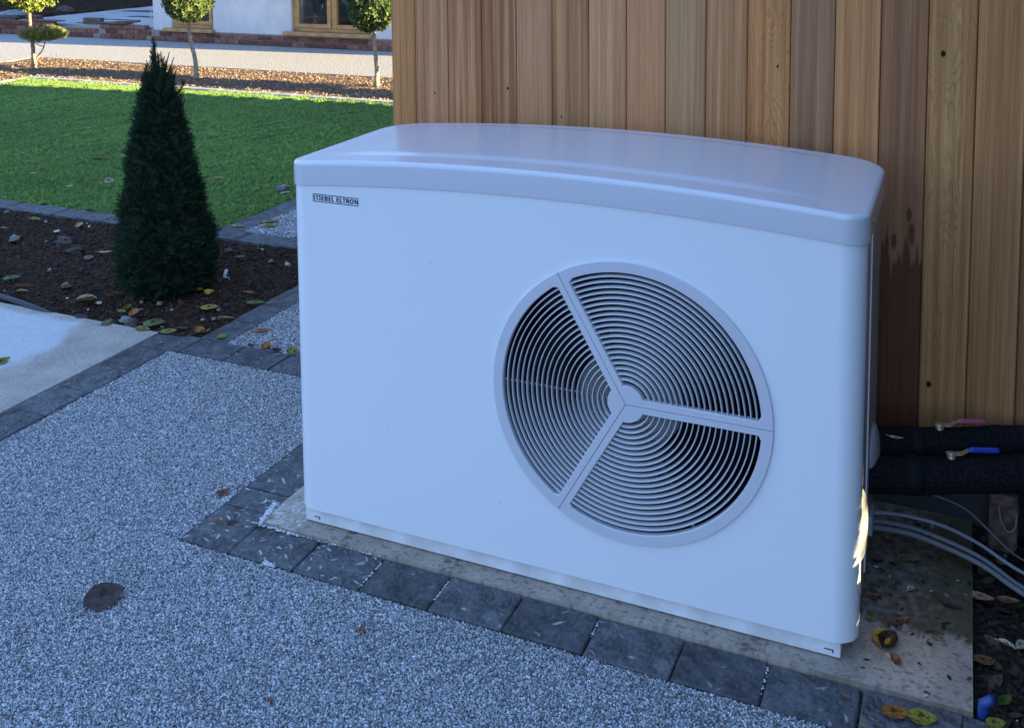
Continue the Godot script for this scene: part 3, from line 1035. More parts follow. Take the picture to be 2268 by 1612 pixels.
func ground() -> void:
	var g := PlaneMesh.new()
	g.size = Vector2(400, 400)
	var gr := put("ground", g, M.soil_damp)
	gr.position.y = -0.075
	tag(gr, "", "", "", "structure")
	# concrete under the heat pump
	var st := start(false)
	flat_top(st, -0.092, 1.725, -0.7323, 0.0427, 0.0, 0, 0, 1, 1)
	var pm := mat(Color.WHITE, 0.85, 0.3)
	pm.albedo_texture = pad_texture()
	tag(build("concrete_base", st, pm), "", "", "", "structure")
	# pale slab
	st = start(false)
	flat_top(st, -2.838, -1.338, -0.935, 0.565, -0.006, 0, 0, 1, 1)
	flat_top(st, -2.838, -1.338, 0.566, 2.066, -0.006, 0, 1, 1, 0.1)
	flat_top(st, -4.338, -2.839, -0.935, 2.066, -0.006, 0.02, 0, 0.3, 1)
	var sm := mat(Color.WHITE, 0.7, 0.35)
	sm.albedo_texture = slab_texture()
	tag(build("concrete_slab", st, sm), "", "", "", "structure")
	rough_ground("soil_bed", -5.2, -1.150, -2.104, -0.938, -0.020, 0.014, 0.017, M.soil)
	rough_ground("soil_bed", -9.40, 6.0, -7.63, -6.255, -0.012, 0.04, 0.016, M.soil_dry)
	rough_ground("soil_bed", -9.40, -7.99, -6.25, -2.3, -0.012, 0.04, 0.024, M.soil_dry)
	rough_ground("soil_bed", 1.727, 3.4, -0.73, 1.6, -0.020, 0.016, 0.015, M.soil_damp)
	rough_ground("lawn", -7.92, -2.09, -6.16, -2.256, -0.018, 0.03, 0.004, M.turf, 0.030)
	# gravel beds under the loose top
	sheet("gravel_surface", -1.176, -0.260, -0.812, 0.186, -0.0165, M.gravel_bed)
	sheet("gravel_surface", -1.176, 2.4, 0.1865, 2.6, -0.0165, M.gravel_bed)
	sheet("gravel_surface", -1.012, 0.3, -2.10, -0.964, -0.0165, M.gravel_bed)
	sheet("gravel_surface", -1.932, -0.10, -6.2, -2.256, -0.0165, M.gravel_bed)
	sheet("path", -14.5, 6.0, -9.79, -7.66, -0.020, M.path)
	sheet("path", -14.5, -9.44, -7.659, -2.0, -0.020, M.path)
	sheet("path_edging", -9.43, 6.0, -7.66, -7.615, -0.004, M.kerb)
	sheet("path_edging", -9.44, -9.395, -7.61, -2.0, -0.004, M.kerb)
	# pale edging of the lawn, stone by stone
	var t := base("lawn_edging", Vector3.ZERO)
	tag(t, "", "", "", "structure")
	var x := -7.98
	while x < -1.9:
		box_part("edging_stone", Vector3(x + 0.002, -0.06, -6.248), Vector3(x + 0.448, 0.004 + rng.randf_range(-0.003, 0.003), -6.168), 0.006, M.kerb, t, 0.002)
		x += 0.45
	var z := -6.165
	while z < -3.0:
		box_part("edging_stone", Vector3(-7.985, -0.06, z + 0.002), Vector3(-7.93, 0.003, z + 0.448), 0.006, M.kerb, t, 0.002)
		z += 0.45

func loose_surfaces() -> void:
	# gravel: thousands of small rounded chips
	var chips := [lump(0, 0.5, 1, Vector3(1.0, 0.72, 0.85)), lump(0, 0.6, 2, Vector3(1.15, 0.62, 0.8)), lump(0, 0.5, 3, Vector3(0.9, 0.8, 1.0)), lump(1, 0.5, 4, Vector3(1.05, 0.66, 0.9))]
	var areas := [[-1.174, -0.259, -0.810, 0.184, 0.0043, 0.0031], [-1.174, 1.75, 0.188, 1.4, 0.0043, 0.0031], [-1.012, 0.1, -2.09, -0.966, 0.0062, 0.0042], [-1.93, -0.6, -3.6, -2.262, 0.0085, 0.0055]]
	var where := [[], [], [], []]
	var tint := [[], [], [], []]
	for a in areas:
		var st: float = a[4]
		var z: float = a[2]
		while z < a[3]:
			var x: float = a[0]
			while x < a[1]:
				var px := x + rng.randf_range(-0.5, 0.5) * st
				var pz := z + rng.randf_range(-0.5, 0.5) * st
				x += st
				if pz > 0.5 and px > 1.3: continue
				var k := rng.randi_range(0, 3)
				var s: float = a[5] * rng.randf_range(0.72, 1.3)
				where[k].append(turned(Vector3(px, -0.0150 + rng.randf_range(-0.0006, 0.0022), pz), Vector3.ONE * s))
				var g := rng.randf()
				var c: float = lerpf(0.11, 0.22, rng.randf()) if g < 0.22 else (lerpf(0.25, 0.48, rng.randf()) if g < 0.82 else lerpf(0.50, 0.74, rng.randf()))
				var warm := rng.randf_range(-0.02, 0.02)
				c *= 0.94
				tint[k].append(Color(c * (1.0 + warm), c, c * (1.0 - warm)))
			z += st
	for k in 4: many("gravel", chips[k], M.grains, where[k], tint[k])
	# clods and grit on the soil
	var clod := [lump(1, 0.8, 11, Vector3(1.1, 0.7, 0.9), false), lump(1, 0.9, 12, Vector3(0.9, 0.8, 1.1), false)]
	where = [[], []]
	tint = [[], []]
	for q in [[-4.6, -1.17, -2.09, -0.95, 6500, 0.0025, 0.011, 0.07, -0.020], [1.74, 2.3, -0.72, 0.6, 1600, 0.002, 0.008, 0.045, -0.020], [-9.3, -3.0, -7.6, -6.27, 6500, 0.003, 0.013, 0.23, -0.012], [-9.3, -8.0, -6.3, -5.0, 1200, 0.003, 0.013, 0.23, -0.012]]:
		for i in int(q[4]):
			var k := rng.randi_range(0, 1)
			var x := rng.randf_range(q[0], q[1])
			var z := rng.randf_range(q[2], q[3])
			var s: float = lerpf(q[5], q[6], pow(rng.randf(), 3.0))
			where[k].append(turned(Vector3(x, q[8] + ground_bump(x, z, 0.017 if q[8] < -0.015 else 0.024, 0.0) + s * 0.25, z), Vector3.ONE * s))
			var c: float = q[7] * (rng.randf_range(0.45, 1.25) if q[8] < -0.015 else rng.randf_range(0.8, 1.2))
			if rng.randf() < 0.018:
				c = rng.randf_range(0.25, 0.6)
				tint[k].append(Color(c, c * 0.9, c * 0.78))
			else: tint[k].append(Color(c, c * 0.71, c * 0.53))
	for k in 2: many("soil_clods", clod[k], M.clods, where[k], tint[k])
	# turf
	var tuft := start()
	for i in 10:
		var a := rng.randf_range(0, TAU)
		var rt := Vector3(rng.randf_range(-0.011, 0.011), -0.004, rng.randf_range(-0.011, 0.011))
		var d := Vector3(cos(a), 0, sin(a))
		var sd := Vector3(-d.z, 0, d.x) * 0.0014
		var h := rng.randf_range(0.014, 0.024)
		var m := rt + Vector3(0, h * 0.6, 0) + d * 0.004
		var tip := rt + Vector3(0, h, 0) + d * rng.randf_range(0.006, 0.012)
		quad(tuft, rt - sd, rt + sd, m + sd * 0.8, m - sd * 0.8)
		tri(tuft, m - sd * 0.8, m + sd * 0.8, tip)
	var tuft_mesh := done(tuft)
	var wg := []
	var cg := []
	var gz := -6.155
	while gz < -2.262:
		var gx := -7.92
		while gx < -2.095:
			if gx > lerpf(-2.3, -1.0, (gz + 6.0) / 4.0) - 0.2 or gx > -8.0:
				var x := gx + rng.randf_range(-0.012, 0.012)
				var z := minf(gz + rng.randf_range(-0.012, 0.012), -2.262)
				var lean := (ripple(x + 0.018, z + 0.007) - ripple(x - 0.018, z - 0.007)) * 1.9
				var b := Basis(Vector3(0.36, 0, -0.93).normalized(), clampf(lean * 0.55, -0.5, 0.5)) * Basis(Vector3.UP, rng.randf_range(0, TAU))
				var s := rng.randf_range(0.8, 1.25)
				wg.append(Transform3D(b * Basis.from_scale(Vector3(s, s, s)), Vector3(x, -0.018 + ground_bump(x, z, 0.004, 0.030), z)))
				var k := rng.randf_range(0.75, 1.2) * (1.0 + 0.25 * nz.get_noise_2d(x * 50.0, z * 50.0))
				cg.append(Color(0.20 * k * rng.randf_range(0.9, 1.25), 0.335 * k, 0.090 * k))
			gx += 0.0175
		gz += 0.0175
	tag(many("grass", tuft_mesh, M.blades, wg, cg), "short artificial turf of the lawn between the block edging and the planted bed", "grass", "", "stuff")

# ---------------------------------------------------------------- plants
func sprig(length: float, needles: int, reach: float, wide: float) -> ArrayMesh:
	var st := start(false)
	for i in needles:
		var f := (i + 0.5) / needles
		var root := Vector3(0, 0, 0) + Vector3(0, length * f, 0)
		for s in [-1.0, 1.0]:
			var side := Vector3(s, 0.75 + rng.randf_range(-0.2, 0.3), rng.randf_range(-0.45, 0.45)).normalized()
			var ln := reach * (1.0 - 0.45 * f) * rng.randf_range(0.8, 1.15)
			var tip := root + side * ln
			var across := Vector3(0, 1, 0.5).cross(side).normalized().cross(side).normalized() * wide
			var mid := root + side * ln * 0.55
			tri(st, root, mid + across, tip)
			tri(st, root, tip, mid - across)
	tube(st, [Vector3.ZERO, Vector3(0, length, 0)], [0.0016, 0.0007], 4, false)
	return done(st)

func aim(at: Vector3, dir: Vector3, size: float) -> Transform3D:
	var y := dir.normalized()
	var x := y.cross(Vector3(rng.randf_range(-1, 1), rng.randf_range(-1, 1), rng.randf_range(-1, 1))).normalized()
	return Transform3D(Basis(x, y, x.cross(y)) * Basis.from_scale(Vector3.ONE * size), at)

func yew() -> void:
	var t := base("yew_cone", Vector3(-1.70, -0.02, -1.40))
	tag(t, "dark green yew clipped to a narrow cone with ragged leading shoots at its top", "tree")
	var st := start()
	tube(st, [Vector3(0, -0.03, 0), Vector3(0.01, 0.3, 0), Vector3(-0.01, 0.7, 0.01), Vector3(-0.02, 1.0, 0), Vector3(-0.03, 1.15, 0)], [0.03, 0.024, 0.016, 0.009, 0.004], 8)
	build("trunk", st, M.bark_dark, t)
	st = start()
	for i in 90:
		var y := 0.04 + 0.95 * i / 90.0
		var a := i * 2.4
		var rr := yew_radius(y) * 0.68
		tube(st, [Vector3(0, y, 0), Vector3(cos(a) * rr * 0.5, y + 0.05, sin(a) * rr * 0.5), Vector3(cos(a) * rr, y + 0.13, sin(a) * rr)], [0.006, 0.004, 0.002], 5, false)
	build("branches", st, M.bark_dark, t)
	var mesh := sprig(0.042, 11, 0.015, 0.0010)
	var where := []
	var tint := []
	while where.size() < 40000:
		var y := rng.randf_range(0.02, 1.0)
		var rmax := yew_radius(y)
		if rng.randf() > rmax / 0.33: continue
		var a := rng.randf_range(0, TAU)
		rmax *= 1.0 + 0.13 * nz.get_noise_2d(cos(a) * 120.0 + sin(a) * 47.0, y * 420.0) + 0.06 * nz.get_noise_2d(a * 260.0, y * 1200.0)
		var f := sqrt(rng.randf_range(0.16, 1.0))
		var rr := rmax * f - 0.045
		if rr < 0.005: continue
		var out := Vector3(cos(a), 0, sin(a))
		var dir := out * rng.randf_range(0.2, 1.1) + Vector3(0, rng.randf_range(-0.2, 1.4), 0) + Vector3(rng.randf_range(-1, 1), 0, rng.randf_range(-1, 1)) * 0.9
		where.append(aim(out * rr + Vector3(-0.02 * y, y - 0.02, 0), dir, rng.randf_range(0.55, 1.25)))
		var k := rng.randf_range(0.45, 1.3) * (1.0 + 0.5 * nz.get_noise_2d(a * 160.0, y * 700.0))
		tint.append(Color(0.028 * k, 0.056 * k, 0.028 * k))
	# leaders
	for q in [[-0.035, 1.20, 0.0, 0.26], [-0.02, 1.13, 0.02, 0.2], [0.035, 1.085, 0.01, 0.19], [-0.065, 1.06, 0.02, 0.16], [0.062, 1.055, -0.01, 0.16], [0.0, 1.06, 0.05, 0.17], [-0.015, 1.10, -0.04, 0.2], [0.085, 1.0, 0.03, 0.13], [-0.085, 1.0, -0.02, 0.13], [0.045, 1.02, 0.06, 0.15], [-0.045, 1.03, 0.06, 0.15], [0.10, 0.94, 0.0, 0.12], [-0.095, 0.94, 0.04, 0.12], [0.07, 0.98, -0.07, 0.14], [0.012, 1.12, 0.015, 0.18], [-0.055, 1.0, -0.06, 0.14]]:
		var tip := Vector3(q[0], q[1], q[2])
		var ln: float = q[3]
		var k := int(ln * 330.0)
		for i in k:
			var f := float(i) / k
			var a := rng.randf_range(0, TAU)
			where.append(aim(tip - Vector3(q[0] * 0.3 * (1.0 - f), ln * (1.0 - f * 0.85), q[2] * 0.3 * (1.0 - f)) + Vector3(cos(a), 0, sin(a)) * 0.010 * (1.0 - f), Vector3(cos(a) * 0.8, 0.8 + 0.7 * f, sin(a) * 0.8), lerpf(0.95, 0.55, f)))
			var c := rng.randf_range(0.6, 1.3)
			tint.append(Color(0.026 * c, 0.052 * c, 0.027 * c))
	many("crown", mesh, M.needles, where, tint, t)

func yew_radius(y: float) -> float:
	var prof := [[-0.05, 0.17], [0.03, 0.222], [0.12, 0.252], [0.25, 0.250], [0.43, 0.212], [0.60, 0.180], [0.76, 0.148], [0.90, 0.112], [0.98, 0.085], [1.1, 0.03]]
	for i in prof.size() - 1:
		if y <= prof[i + 1][0]: return lerpf(prof[i][1], prof[i + 1][1], clampf((y - prof[i][0]) / (prof[i + 1][0] - prof[i][0]), 0.0, 1.0))
	return 0.03

func leaf_cluster(size: float) -> ArrayMesh:
	var st := start(false)
	for i in 6:
		var a := TAU * i / 6.0 + rng.randf_range(-0.3, 0.3)
		var d := Vector3(cos(a), rng.randf_range(0.1, 0.9), sin(a)).normalized()
		var s := d.cross(Vector3.UP).normalized() * size * 0.27
		var root := d * size * 0.15
		var m := root + d * size * 0.5
		var tip := root + d * size
		var dip := Vector3(0, -size * 0.06, 0)
		tri(st, root, m + s, m + dip)
		tri(st, m + dip, m + s, tip)
		tri(st, root, m + dip, m - s)
		tri(st, m + dip, tip, m - s)
	return done(st)

func standard_tree(at: Vector3, label: String, rad: float, low: float, tall: float, lean: Vector3, green: Color, count: int) -> Node3D:
	var t := base("standard_tree", at)
	tag(t, label, "tree", "clipped standard trees in the bed before the house")
	var mid := Vector3(lean.x, low + tall * 0.5, lean.z)
	var st := start()
	var pts := curve_points([Vector3(0, -0.03, 0), Vector3(lean.x * 0.25 + 0.012, low * 0.35, 0), Vector3(lean.x * 0.7 - 0.008, low * 0.7, lean.z * 0.6), Vector3(lean.x, low + tall * 0.55, lean.z)], 10)
	var rr := []
	for i in 11: rr.append(lerpf(0.028, 0.013, i / 10.0) + (0.012 if i == 0 else 0.0))
	tube(st, pts, rr, 9)
	build("trunk", st, M.bark, t)
	st = start()
	for i in 26:
		var d := Vector3(rng.randf_range(-1, 1), rng.randf_range(-0.7, 1), rng.randf_range(-1, 1)).normalized()
		var p0 := mid - Vector3(0, tall * 0.3, 0)
		tube(st, [p0, mid + Vector3(d.x * rad * 0.5, d.y * tall * 0.25, d.z * rad * 0.5), mid + Vector3(d.x * rad * 0.9, d.y * tall * 0.46, d.z * rad * 0.9)], [0.006, 0.004, 0.002], 5, false)
	build("branches", st, M.bark_dark, t)
	var mesh := leaf_cluster(0.034)
	var where := []
	var tint := []
	while where.size() < count:
		var d := Vector3(rng.randf_range(-1, 1), rng.randf_range(-1, 1), rng.randf_range(-1, 1))
		if d.length() > 1.0 or d.length() < 0.1: continue
		d = d.normalized() * pow(d.length(), 0.45)
		var k := 1.0 + 0.28 * nz.get_noise_3d(d.x * 110.0 + at.x * 50.0, d.y * 110.0, d.z * 110.0)
		if nz.get_noise_3d(d.x * 260.0, d.y * 260.0 + at.x * 90.0, d.z * 260.0) > 0.34: continue
		where.append(aim(mid + Vector3(d.x * rad, d.y * tall * 0.5, d.z * rad) * k, d + Vector3(rng.randf_range(-0.7, 0.7), rng.randf_range(-0.1, 0.9), rng.randf_range(-0.7, 0.7)), rng.randf_range(0.7, 1.3)))
		var c := rng.randf_range(0.6, 1.4)
		tint.append(Color(green.r * c * rng.randf_range(0.85, 1.2), green.g * c, green.b * c))
	many("crown", mesh, M.leafage, where, tint, t)
	return t

func plants() -> void:
	yew()
	var g1 := Color(0.15, 0.19, 0.035)
	var g2 := Color(0.070, 0.105, 0.028)
	standard_tree(Vector3(-8.66, -0.01, -6.90), "clipped standard tree with yellow-green sunlit crown beside the small cloud-pruned pine", 0.36, 0.70, 0.62, Vector3(-0.02, 0, 0), g1, 1700)
	standard_tree(Vector3(-6.15, -0.01, -6.86), "clipped standard tree on a slanting stem before the narrow house window", 0.275, 0.64, 0.58, Vector3(-0.09, 0, 0), g2, 1500)
	standard_tree(Vector3(-3.944, -0.01, -7.04), "clipped standard tree beside the cedar wall's edge before the double window", 0.285, 0.585, 0.60, Vector3(-0.01, 0, 0), g2, 1700)
	standard_tree(Vector3(-1.75, -0.01, -6.98), "clipped standard tree hidden behind the cedar building, nearer its edge", 0.28, 0.6, 0.6, Vector3.ZERO, g2, 1200)
	standard_tree(Vector3(0.45, -0.01, -6.98), "clipped standard tree hidden behind the cedar building, farther from its edge", 0.28, 0.6, 0.6, Vector3.ZERO, g2, 1200)
	# small pine with one flat pad of needles
	var t := base("cloud_pine", Vector3(-8.62, -0.01, -6.88))
	tag(t, "small cloud-pruned pine with one flat pad of needles on a bent stem", "shrub")
	var st := start()
	tube(st, curve_points([Vector3(0, -0.02, 0), Vector3(0.05, 0.12, 0), Vector3(0.16, 0.24, 0), Vector3(0.20, 0.37, 0)], 8), [0.013, 0.012, 0.011, 0.010, 0.009, 0.008, 0.007, 0.006, 0.004], 7)
	tube(st, [Vector3(0.17, 0.26, 0), Vector3(0.05, 0.28, 0.0), Vector3(-0.03, 0.36, 0)], [0.006, 0.005, 0.003], 6)
	build("trunk", st, M.bark, t)
	var where := []
	var tint := []
	while where.size() < 900:
		var d := Vector3(rng.randf_range(-1, 1), rng.randf_range(-0.8, 1), rng.randf_range(-1, 1))
		if d.length() > 1.0: continue
		where.append(aim(Vector3(0.17 + d.x * 0.29, 0.385 + d.y * 0.095 * (1.0 - 0.5 * absf(d.x)), d.z * 0.22), Vector3(d.x, 0.9, d.z), rng.randf_range(0.6, 1.1)))
		var c := rng.randf_range(0.6, 1.3)
		tint.append(Color(0.20 * c, 0.21 * c, 0.055 * c))
	many("crown", sprig(0.06, 9, 0.036, 0.0022), M.leafage, where, tint, t)
	shade_hedges()
	far_shrubs()

func shade_hedges() -> void:
	# a hedge stub added out of view, sized and gapped to shade the wall
	shade_hedge(Vector3(2.40, 0, 0), "unseen added hedge standing beyond the soil strip with the pipes", -0.72, 0.95, 2.6, 4600, [-0.31, -0.112, 0.24, 0.98], 1.0, 1.0)
	# a taller hedge added unseen to block sun; one thin place lets flecks of sun through
	shade_hedge(Vector3(7.0, 0, 0), "unseen added tall hedge far beyond the cedar building's end", -1.3, 13.0, 3.1, 7000, [-0.66, -0.475, 1.50, 1.98], 0.58, 1.5)

func shade_hedge(at: Vector3, label: String, z0: float, z1: float, tall: float, count: int, gap: Array, clear: float, leaf: float) -> void:  # unseen leafy blocker with an opening shaped for the sun flecks
	var t := base("shade_hedge", at)
	tag(t, label, "shade_hedge")
	var st := start(false)
	var deep := 0.4 + 0.3 * leaf
	var e := 0.002
	bevel_box(st, Vector3(0.1, -0.05, gap[1] + e), Vector3(deep, tall - 0.1, z1), 0.02)
	bevel_box(st, Vector3(0.1, gap[3], gap[0]), Vector3(deep, tall - 0.1, gap[1]), 0.02)
	bevel_box(st, Vector3(0.1, -0.05, gap[0]), Vector3(deep, gap[2], gap[1]), 0.02)
	bevel_box(st, Vector3(0.1, -0.05, z0), Vector3(deep, tall - 0.1, gap[0] - e), 0.02)
	build("branches", st, M.bark_dark, t)
	var where := []
	var tint := []
	for i in count:
		var p := Vector3(rng.randf_range(-0.02, 0.12), rng.randf_range(0.02, tall), rng.randf_range(z0, z1))
		if rng.randf() < 0.18: p = Vector3(rng.randf_range(0.0, deep), rng.randf_range(tall - 0.12, tall), p.z)
		if p.z > gap[0] - 0.03 and p.z < gap[1] + 0.02 and p.y > gap[2] - 0.04 and p.y < gap[3] + 0.04 and rng.randf() < clear: continue
		where.append(aim(p, Vector3(-1, rng.randf_range(-0.3, 0.8), rng.randf_range(-0.6, 0.6)), rng.randf_range(1.0, 1.9) * leaf))
		var c := rng.randf_range(0.5, 1.4)
		tint.append(Color(0.035 * c, 0.06 * c, 0.022 * c))
	many("crown", leaf_cluster(0.05), M.leafage, where, tint, t)

func far_shrubs() -> void:
	var where := []
	var tint := []
	# dark shrubs at the far end of the garden
	var spots := [[-18.2, -13.0, 1.9], [-17.4, -14.6, 2.2], [-16.4, -16.2, 2.0], [-19.0, -11.2, 2.0], [-15.2, -18.0, 2.3], [-13.6, -19.6, 2.2], [-20.0, -9.4, 2.1]]
	var names := ["farthest dark shrub behind the patio, opposite the brick end", "dark shrub behind the leaning clipped tree", "dark broad shrub past the far strip of grass", "dark shrub above the rubble heap", "dark shrub beyond the far grass strip's end", "dark shrub behind the white house corner", "dark shrub at the outer end of the far row"]
	var cl := leaf_cluster(0.13)
	for i in spots.size():
		var s := base("far_shrub", Vector3(spots[i][0], 0, spots[i][1]))
		tag(s, names[i], "shrub", "dark shrubs at the far end of the garden")
		var stt := start()
		tube(stt, [Vector3(0, -0.05, 0), Vector3(0.05, 0.9, 0), Vector3(0, 1.7, 0)], [0.08, 0.05, 0.02], 7)
		build("trunk", stt, M.bark_dark, s)
		where = []
		tint = []
		while where.size() < 900:
			var d := Vector3(rng.randf_range(-1, 1), rng.randf_range(-1, 1), rng.randf_range(-1, 1))
			if d.length() > 1.0: continue
			var k := 1.0 + 0.3 * nz.get_noise_3d(d.x * 90.0 + i * 70.0, d.y * 90.0, d.z * 90.0)
			where.append(aim(Vector3(d.x * 1.15, 1.0 + d.y * spots[i][2] * 0.5, d.z * 1.15) * k, d + Vector3(0, 0.4, 0), rng.randf_range(0.7, 1.4)))
			var c := rng.randf_range(0.5, 1.3)
			tint.append(Color(0.020 * c, 0.036 * c, 0.018 * c))
		many("crown", cl, M.leafage, where, tint, s)

# ---------------------------------------------------------------- house and patio
func brick_run(parent: Node3D, x0: float, x1: float, y0: float, courses: int, z: float) -> void:
	var meshes := []
	for k in 3:
		var st := start(false)
		bevel_box(st, Vector3(0, 0, -0.1), Vector3(0.215, 0.065, 0.0), 0.004, 0.0015)
		meshes.append(done(st))
	for c in courses:
		var x := x0 + (0.11 if c % 2 else 0.0)
		while x + 0.2 < x1:
			var b := put("brick", meshes[rng.randi_range(0, 2)], M.brick[rng.randi_range(0, 3)], parent)
			b.position = Vector3(x, y0 + c * 0.075, z + rng.randf_range(-0.001, 0.002))
			x += 0.225

func window(parent: Node3D, x0: float, x1: float, y0: float, y1: float, lights: Array) -> void:
	var z := -9.86
	var w := base_part("window", parent)
	var fr := start(false)
	bevel_box(fr, Vector3(x0, y0, z - 0.06), Vector3(x0 + 0.055, y1, z), 0.004)
	bevel_box(fr, Vector3(x1 - 0.055, y0, z - 0.06), Vector3(x1, y1, z), 0.004)
	bevel_box(fr, Vector3(x0 + 0.056, y0, z - 0.06), Vector3(x1 - 0.056, y0 + 0.05, z), 0.004)
	bevel_box(fr, Vector3(x0 + 0.056, y1 - 0.05, z - 0.06), Vector3(x1 - 0.056, y1, z), 0.004)
	for k in lights.size() - 1:
		bevel_box(fr, Vector3(lights[k][1] + 0.062, y0 + 0.051, z - 0.058), Vector3(lights[k + 1][0] - 0.062, y1 - 0.051, z - 0.002), 0.004)
	build("window_frame", fr, M.oak, w)
	for l in lights:
		var s := start(false)
		var a: float = l[0]
		var b: float = l[1]
		var lo: float = y0 + 0.052
		bevel_box(s, Vector3(a - 0.06, lo, z - 0.045), Vector3(a, y1 - 0.052, z + 0.014), 0.004)
		bevel_box(s, Vector3(b, lo, z - 0.045), Vector3(b + 0.06, y1 - 0.052, z + 0.014), 0.004)
		bevel_box(s, Vector3(a + 0.001, lo, z - 0.045), Vector3(b - 0.001, lo + 0.055, z + 0.013), 0.004)
		bevel_box(s, Vector3(a + 0.001, y1 - 0.11, z - 0.045), Vector3(b - 0.001, y1 - 0.053, z + 0.013), 0.004)
		build("sash", s, M.oak, w)
		var p := start(false)
		bevel_box(p, Vector3(a - 0.01, lo + 0.045, z - 0.022), Vector3(b + 0.01, y1 - 0.1, z - 0.016), 0.0005)
		build("pane", p, M.pane, w)
	var sl := start(false)
	bevel_box(sl, Vector3(x0 - 0.10, y0 - 0.052, z - 0.08), Vector3(x1 + 0.03, y0 - 0.002, z + 0.13), 0.006)
	build("sill", sl, M.oak, w)

func base_part(called: String, parent: Node) -> Node3D:
	var o := Node3D.new()
	o.name = called
	parent.add_child(o, true)
	return o

func house() -> void:
	var t := base("house", Vector3.ZERO)
	tag(t, "white rendered house with brick plinth and oak framed windows beyond the lawn", "house")
	var zf := -9.81
	var st := start(false)
	# wall, with two openings
	var a := [-9.10, -8.33, 0.185, 1.55]
	var b := [-6.97, -5.675, 0.20, 1.55]
	bevel_box(st, Vector3(-9.44, 0.14, zf - 0.3), Vector3(a[0], 5.0, zf), 0.004)
	bevel_box(st, Vector3(a[1], 0.14, zf - 0.3), Vector3(b[0], 5.0, zf), 0.004)
	bevel_box(st, Vector3(b[1], 0.14, zf - 0.3), Vector3(-0.3, 5.0, zf), 0.004)
	bevel_box(st, Vector3(a[0] + 0.001, a[3], zf - 0.299), Vector3(a[1] - 0.001, 4.99, zf - 0.001), 0.002)
	bevel_box(st, Vector3(b[0] + 0.001, b[3], zf - 0.299), Vector3(b[1] - 0.001, 4.99, zf - 0.001), 0.002)
	bevel_box(st, Vector3(a[0] + 0.001, 0.08, zf - 0.299), Vector3(a[1] - 0.001, a[2] - 0.053, zf - 0.012), 0.002)
	bevel_box(st, Vector3(b[0] + 0.001, 0.08, zf - 0.299), Vector3(b[1] - 0.001, b[2] - 0.053, zf - 0.012), 0.002)
	bevel_box(st, Vector3(-9.44, -0.05, -19.0), Vector3(-9.15, 5.0, zf - 0.301), 0.004)
	bevel_box(st, Vector3(-0.6, -0.05, -19.0), Vector3(-0.3, 5.0, zf - 0.301), 0.004)
	bevel_box(st, Vector3(-9.149, -0.05, -19.0), Vector3(-0.601, 5.0, -18.7), 0.004)
	build("wall", st, M.render_white, t)
	var pl := start(false)
	bevel_box(pl, Vector3(-9.43, -0.06, zf - 0.2), Vector3(-0.32, 0.136, zf - 0.006), 0.002)
	var plinth := build("plinth", pl, M.brick_mortar, t)
	brick_run(plinth, -9.44, -3.7, -0.018, 2, zf + 0.006)
	var rf := start(false)
	bevel_box(rf, Vector3(-9.6, 5.0, -19.2), Vector3(-0.14, 5.25, zf + 0.1), 0.01)
	build("roof", rf, M.roof_felt, t)
	window(t, a[0], a[1], a[2], a[3], [[-8.985, -8.435]])
	window(t, b[0], b[1], b[2], b[3], [[-6.86, -6.40], [-6.24, -5.79]])
	# the room behind the windows
	var rm := start(false)
	bevel_box(rm, Vector3(-9.14, 0.02, -14.5), Vector3(-3.0, 0.10, zf - 0.302), 0.002)
	build("floor", rm, M.room_floor, t)
	rm = start(false)
	bevel_box(rm, Vector3(-9.14, 0.1, -14.62), Vector3(-3.0, 2.6, -14.5), 0.002)
	bevel_box(rm, Vector3(-9.14, 2.6, -14.5), Vector3(-3.0, 2.7, zf - 0.302), 0.002)
	bevel_box(rm, Vector3(-3.0, 0.02, -14.5), Vector3(-2.9, 2.7, zf - 0.302), 0.002)
	bevel_box(rm, Vector3(-7.75, 0.1, -14.49), Vector3(-7.65, 2.6, zf - 0.303), 0.002)
	build("inner_wall", rm, M.room, t)
	# furniture seen through the panes
	for q in [[-6.95, -11.0, 0.5, "chrome cantilever chair behind the double window's first pane"], [-6.45, -11.25, -0.6, "chrome cantilever chair behind the double window's second pane"]]:
		var ch := base("dining_chair", Vector3(q[0], 0.10, q[1]), q[2])
		tag(ch, q[3], "chair", "chairs inside the house")
		for s in [-0.22, 0.22]:
			var leg := start()
			tube(leg, curve_points([Vector3(s, 0.46, -0.2), Vector3(s, 0.45, 0.18), Vector3(s, 0.40, 0.23), Vector3(s, 0.06, 0.2), Vector3(s, 0.012, 0.16), Vector3(s, 0.012, -0.24)], 24), same(25, 0.0125), 8)
			build("leg", leg, M.chrome, ch)
		box_part("seat", Vector3(-0.23, 0.475, -0.22), Vector3(0.23, 0.53, 0.23), 0.02, M.seat_dark, ch)
		box_part("backrest", Vector3(-0.22, 0.55, -0.26), Vector3(0.22, 0.95, -0.22), 0.015, M.seat_dark, ch)
	var cb := base("sideboard", Vector3(-6.2, 0.10, -12.6))
	tag(cb, "low white sideboard inside the house behind the double window", "sideboard")
	box_part("cabinet", Vector3(-0.9, 0.08, -0.22), Vector3(0.9, 0.6, 0.22), 0.01, M.furniture_white, cb)
	box_part("plinth", Vector3(-0.85, 0.0, -0.18), Vector3(0.85, 0.078, 0.18), 0.005, M.seat_dark, cb)
	var bl := base("roller_blind", Vector3(-8.72, 0.40, -10.16))
	tag(bl, "pale teal roller blind with white bottom bar inside the narrow window", "blind")
	box_part("cloth", Vector3(-0.34, 0.02, -0.004), Vector3(0.34, 1.2, 0.0), 0.001, M.blind, bl)
	box_part("bottom_bar", Vector3(-0.34, -0.01, -0.008), Vector3(0.34, 0.018, 0.006), 0.003, M.furniture_white, bl)

